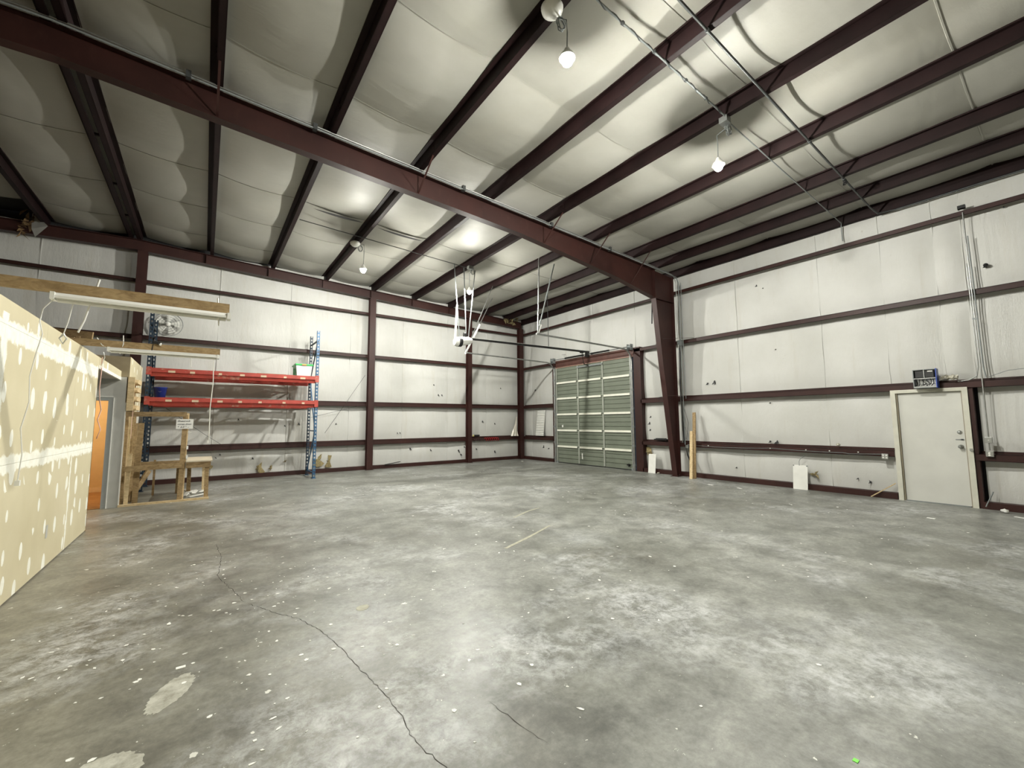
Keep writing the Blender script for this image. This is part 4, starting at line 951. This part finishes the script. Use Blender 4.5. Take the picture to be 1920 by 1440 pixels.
for z0, z1 in ((2.07, 2.22), (2.79, 2.93)):
    for yy in (-1.335, -.345+.12):
        m = MB(); m.prism([(yy, z1), (yy, z1-.10), (yy+.035, z1-.115), (yy+.06, z1-.20), (yy+.068, z1-.20), (yy+.068, z1-.03), (yy+.03, z1-.02), (yy+.03, z1)], 'x', -12.20, -8.54); bm_ = m.build('beam', RED, rk)
        m = MB(); m.box((-12.28, yy-.004, z0-.03), (-12.18, yy+.03, z1+.02)); m.box((-8.56, yy-.004, z0-.03), (-8.46, yy+.03, z1+.02)); m.build('beam_bracket', RED, bm_)
    for k in range(7):
        x = -11.9 + .52*k; MB().box((x, -1.29, z1-.06), (x+.05, -.22, z1-.03)).build('cross_bar', RED, rk)
m = MB(); rnd = random.Random(5)
for k in range(7):
    for z_ in (2.15, 2.86): 
        x = -11.9+.5*k+rnd.uniform(-.05,.05); m.box((x, -1.338, z_-.012-.02), (x+rnd.uniform(.06,.14), -1.334, z_+.02))
m.build('worn_patch', simple('worn_tape', (.55,.42,.30), .8), rk, kind='stuff')
# boards lying on the levels
def on_rack(x0, x1, y0, y1, z0, th, mat, lb): MB().box((x0, y0, z0), (x1, y1, z0+th)).build('board', mat, label=lb, cat='board', group='boards lying on the pallet rack')
on_rack(-12.1, -8.8, -.75, -.40, 2.905, .018, WHITE, 'long thin white board lying across the top rack level')
on_rack(-11.2, -10.2, -1.22, -1.02, 2.905, .035, WOODD, 'short dark board near the front of the top rack level')
on_rack(-10.0, -9.3, -1.25, -1.00, 2.905, .04, WOODD, 'short brown board left of the green-lidded tub')
on_rack(-11.1, -10.5, -1.25, -1.0, 2.195, .035, WHITE, 'short white board on the lower rack level')
on_rack(-9.9, -8.75, -.8, -.45, 2.195, .02, WOOD, 'wide brown board lying at the back of the lower rack level')
tub = thing('storage_tub', (-8.84,-.95,2.91), 'milky plastic storage tub with a green lid on the top rack level', 'tub')
m = MB(); x0, x1, y0, y1, z0, z1 = -9.05, -8.62, -1.20, -.62, 2.91, 3.24
m.add([(x0+.03,y0+.03,z0),(x1-.03,y0+.03,z0),(x1-.03,y1-.03,z0),(x0+.03,y1-.03,z0),(x0,y0,z1),(x1,y0,z1),(x1,y1,z1),(x0,y1,z1)], [(0,3,2,1),(4,5,6,7),(0,1,5,4),(1,2,6,5),(2,3,7,6),(3,0,4,7)]); m.build('tub_body', CLEARP, tub, bevel=.012)
m = MB(); m.box((x0-.02,y0-.02,z1), (x1+.02,y1+.02,z1+.05)); m.build('lid', GREENM, tub, bevel=.012)
m = MB()
for k in range(4): m.box((x0-.002, y0+.08+.12*k, z0+.03), (x0+.015, y0+.12+.12*k, z1))
m.build('rib', GREENM, tub)
m = MB(); m.box((-8.90,y0-.028,z1+.0), (-8.78,y0-.018,z1+.035)); m.build('latch', simple('orange_latch', (.45,.22,.05), .5), tub)
bb = thing('blue_bin', (-12.0,-.7,2.2), 'small dark blue bin at the left end of the lower rack level', 'bin')
m = MB(); m.lathe((-12.02,-.95,2.20), [(0,0),(.10,0),(.13,.26),(.145,.27),(.145,.285),(.125,.285),(.095,.02),(0,.02)], 18); m.build('bucket', BLUEP, bb)
m = MB(); m.tube([(-12.15,-.95,2.47),(-12.10,-1.0,2.42),(-12.02,-1.10,2.36),(-11.94,-1.0,2.42),(-11.89,-.95,2.47)], .004, 5); m.build('handle', GREY, bb)
# fan on the girt
fn = thing('round_fan', (-12.0,-.02,4.28), 'round pale fan standing on the girt behind the rack upright', 'fan')
FX, FZ = -12.02, 4.27
m = MB(); m.lathe((FX, .0, FZ), [(.315,.0),(.32,-.01),(.325,.01),(.318,.03),(.31,.03)], 28, 'y'); m.build('rim', GREYP, fn)
m = MB()
for r in (.08,.14,.20,.26): m.lathe((FX, -.03+r*.05, FZ), [(r,-.003),(r+.004,0),(r,.003),(r-.004,0),(r,-.003)], 28, 'y')
for k in range(12): a = 2*PI*k/12; m.tube([(FX+.05*math.cos(a),-.03,FZ+.05*math.sin(a)),(FX+.31*math.cos(a),-.01,FZ+.31*math.sin(a))], .003, 4)
m.build('cage', GREY, fn)
m = MB()
for k in range(5):
    a = 2*PI*k/5; m.add([(FX+.05*math.cos(a),.02,FZ+.05*math.sin(a)),(FX+.27*math.cos(a-.25),.035,FZ+.27*math.sin(a-.25)),(FX+.28*math.cos(a+.45),.015,FZ+.28*math.sin(a+.45)),(FX+.06*math.cos(a+.7),.03,FZ+.06*math.sin(a+.7))], [(0,1,2,3)])
m.build('blade', WPLAST, fn)
MB().lathe((FX, -.0, FZ), [(0,-.045),(.05,-.04),(.06,0),(.06,.05),(0,.06)], 14, 'y').build('hub', WHITE, fn)

# ---------------------------------------------------------------- small things along the walls
lv = thing('louvre_panel', (.02,-1.22,1.0), 'white slatted panel leaning on the low girt left of the overhead door', 'panel')
m = MB(); m.add([(.025,-.95,.998),(.025,-1.44,.998),(.15,-1.44,2.06),(.15,-.95,2.06),(.012,-.95,.998),(.012,-1.44,.998),(.137,-1.44,2.06),(.137,-.95,2.06)], [(0,1,2,3),(4,5,6,7),(0,4,7,3),(1,5,6,2),(0,1,5,4),(3,2,6,7)]); m.build('backing', GREYW, lv)
for k in range(15):
    z_ = 1.03 + .069*k; xx = .012 + .125*(z_-.998)/1.06
    MB().bar((xx-.008, -.955, z_), (xx-.008, -1.435, z_), .014, .050, (1,0,2)).build('slat', WHITE, lv)
pb = thing('plastic_sheeting', (-.26,-.12,.95), 'milky plastic sheeting draped on the low girt in the corner', 'plastic sheet')
m = MB(); rows = 12; cols = 8; vs = []
for j in range(rows+1):
    t_ = j/rows; wd = .05 + .30*t_**1.6; z_ = 1.78 - .80*t_
    for i in range(cols+1):
        u = i/cols-.5; vs.append((-.34 + u*wd - .10*t_, -.05-.05*math.cos(u*14+j*.4)*t_ - .04, z_))
m.add(vs, [(j*(cols+1)+i, j*(cols+1)+i+1, (j+1)*(cols+1)+i+1, (j+1)*(cols+1)+i) for j in range(rows) for i in range(cols)], True)
pbm = m.build('sheet', simple('milky_film', (.70,.66,.58), .3), pb)
tw = thing('black_canister', (-2.25,.03,1.0), 'black canister with a pale yellow end lying on the low girt', 'canister')
m = MB(); m.tube([(-2.38,.04,1.035),(-2.12,.04,1.035)], .036, 12); m.build('body', BLACK, tw)
MB().tube([(-2.42,.04,1.035),(-2.38,.04,1.035)], .037, 12).build('cap', YELL, tw)
ch = thing('red_coil', (-1.55,-.05,.88), 'dark red coiled hose hanging under the low girt near the corner', 'coil'); pts = []
for i in range(90): a = i*.5; pts.append((-1.90+.0078*i, -.03+.04*math.cos(a), .875+.065*math.sin(a)))
MB().tube(pts, .011, 6).build('coil', REDP, ch)
m = MB(); pts = []
for i in range(60): a = i*.55; pts.append((-2.42+.0085*i, -.01+.03*math.cos(a), .86+.045*math.sin(a)))
m.tube(pts, .008, 5); m.build('dark_coil', DARKP, label='dark coiled hose hanging under the low girt below the canister', cat='coil')
MB().bar((-6.0,-.03,.13), (-5.45,-.05,.20), .05, .02).build('dark_strip', BLACKM, label='dark metal strip lying tilted at the foot of the end wall', cat='strip')
m = MB(); m.box((.02,-6.62,.997), (.15,-7.05,1.03)); m.box((.05,-6.66,1.03), (.14,-6.98,1.05)); m.build('black_tool', BLACK, label='flat black tool lying on the low girt left of the tapered column', cat='tool')
def lean_panel(y0, y1, h, x0, label, extra=None):
    t_ = thing('white_panel', (x0,(y0+y1)/2,0), label, 'panel', 'small white panels leaning at the foot of the right wall')
    m = MB(); m.add([(x0,y0,0),(x0,y1,0),(x0+.07,y1,h),(x0+.07,y0,h),(x0+.012,y0,0),(x0+.012,y1,0),(x0+.082,y1,h),(x0+.082,y0,h)], [(0,1,2,3),(4,5,6,7),(0,4,7,3),(1,5,6,2),(0,1,5,4),(3,2,6,7)])
    m.build('board', WHITE, t_); return t_
lean_panel(-6.45, -6.70, .57, -.09, 'white panel leaning on the wall left of the tapered column')
p_ = lean_panel(-10.37, -10.66, .54, -.085, 'white panel with a wire hook leaning on the wall between column and door')
MB().tube([(-.02,-10.50,.53),(-.02,-10.50,.62),(-.0,-10.52,.68),(.02,-10.57,.73),(.02,-10.62,.78)], .006, 5).build('wire_hook', GREYP, p_)
m = MB(); m.box((-.02,-10.37,.515), (-.01,-10.395,.54)); m.box((-.02,-10.635,.515), (-.01,-10.66,.54)); m.build('corner_clip', GREYP, p_)
MB().bar((-.36,-8.02,.0), (-.10,-7.93,1.28), .085, .03, (1,0,.2)).build('leaning_board', WOODL, label='shorter pale wooden board leaning in front, right of the tapered column', cat='board', group='wooden boards leaning right of the tapered column')
MB().bar((-.26,-8.06,.0), (-.02,-7.99,1.80), .085, .03, (1,0,.2)).build('leaning_board', WOOD, label='taller brown wooden board leaning behind the pale one', cat='board', group='wooden boards leaning right of the tapered column')
MB().bar((-.12,-11.78,.02), (.10,-12.13,.30), .022, .012).build('thin_strip', WOODL, label='thin pale strip leaning at the wall foot left of the white door', cat='strip')
MB().bar((-.08,-13.33,.05), (.08,-13.42,.30), .012, .012).build('thin_strip', GREYP, label='thin grey strip leaning at the wall foot right of the white door', cat='strip')
def wad(x, y, r, label, mat=PAPER):
    bm = bmesh.new(); bmesh.ops.create_icosphere(bm, subdivisions=2, radius=r); rn = random.Random(int(x*100))
    for v in bm.verts: v.co *= rn.uniform(.7, 1.2); v.co.z = v.co.z*.6
    zmin = min(v.co.z for v in bm.verts)
    me = bpy.data.meshes.new('paper_wad'); bm.to_mesh(me); bm.free(); me.materials.append(mat)
    o = bpy.data.objects.new('paper_wad', me); C.objects.link(o); o.location = (x, y, -zmin); tag(o, label, 'paper')
wad(-.20, -13.55, .05, 'crumpled white paper on the floor right of the white door')
wad(-.08, -6.80, .04, 'crumpled pale scrap at the column foot beside the white panel', FOIL)
for i, (x, y, a, l, lb) in enumerate(((-1.0,-8.9,.3,.16,'flat white scrap on the floor in front of the leaning boards'), (-1.0,-9.6,.1,.14,'flat white scrap on the floor right of the leaning boards'), (-.55,-13.75,.2,.16,'flat white scrap on the floor at the right picture edge'), (-.75,-1.0,.3,.2,'flat white scrap on the floor in front of the corner column'), (-1.7,-12.9,.5,.10,'white curl of paper on the floor in front of the white door'))):
    MB().bar((x-l*math.cos(a+.9)/2, y-l*math.sin(a+.9)/2, .004), (x+l*math.cos(a+.9)/2, y+l*math.sin(a+.9)/2, .004), .05, .006).build('paper_scrap', PAPER, label=lb, cat='scrap')
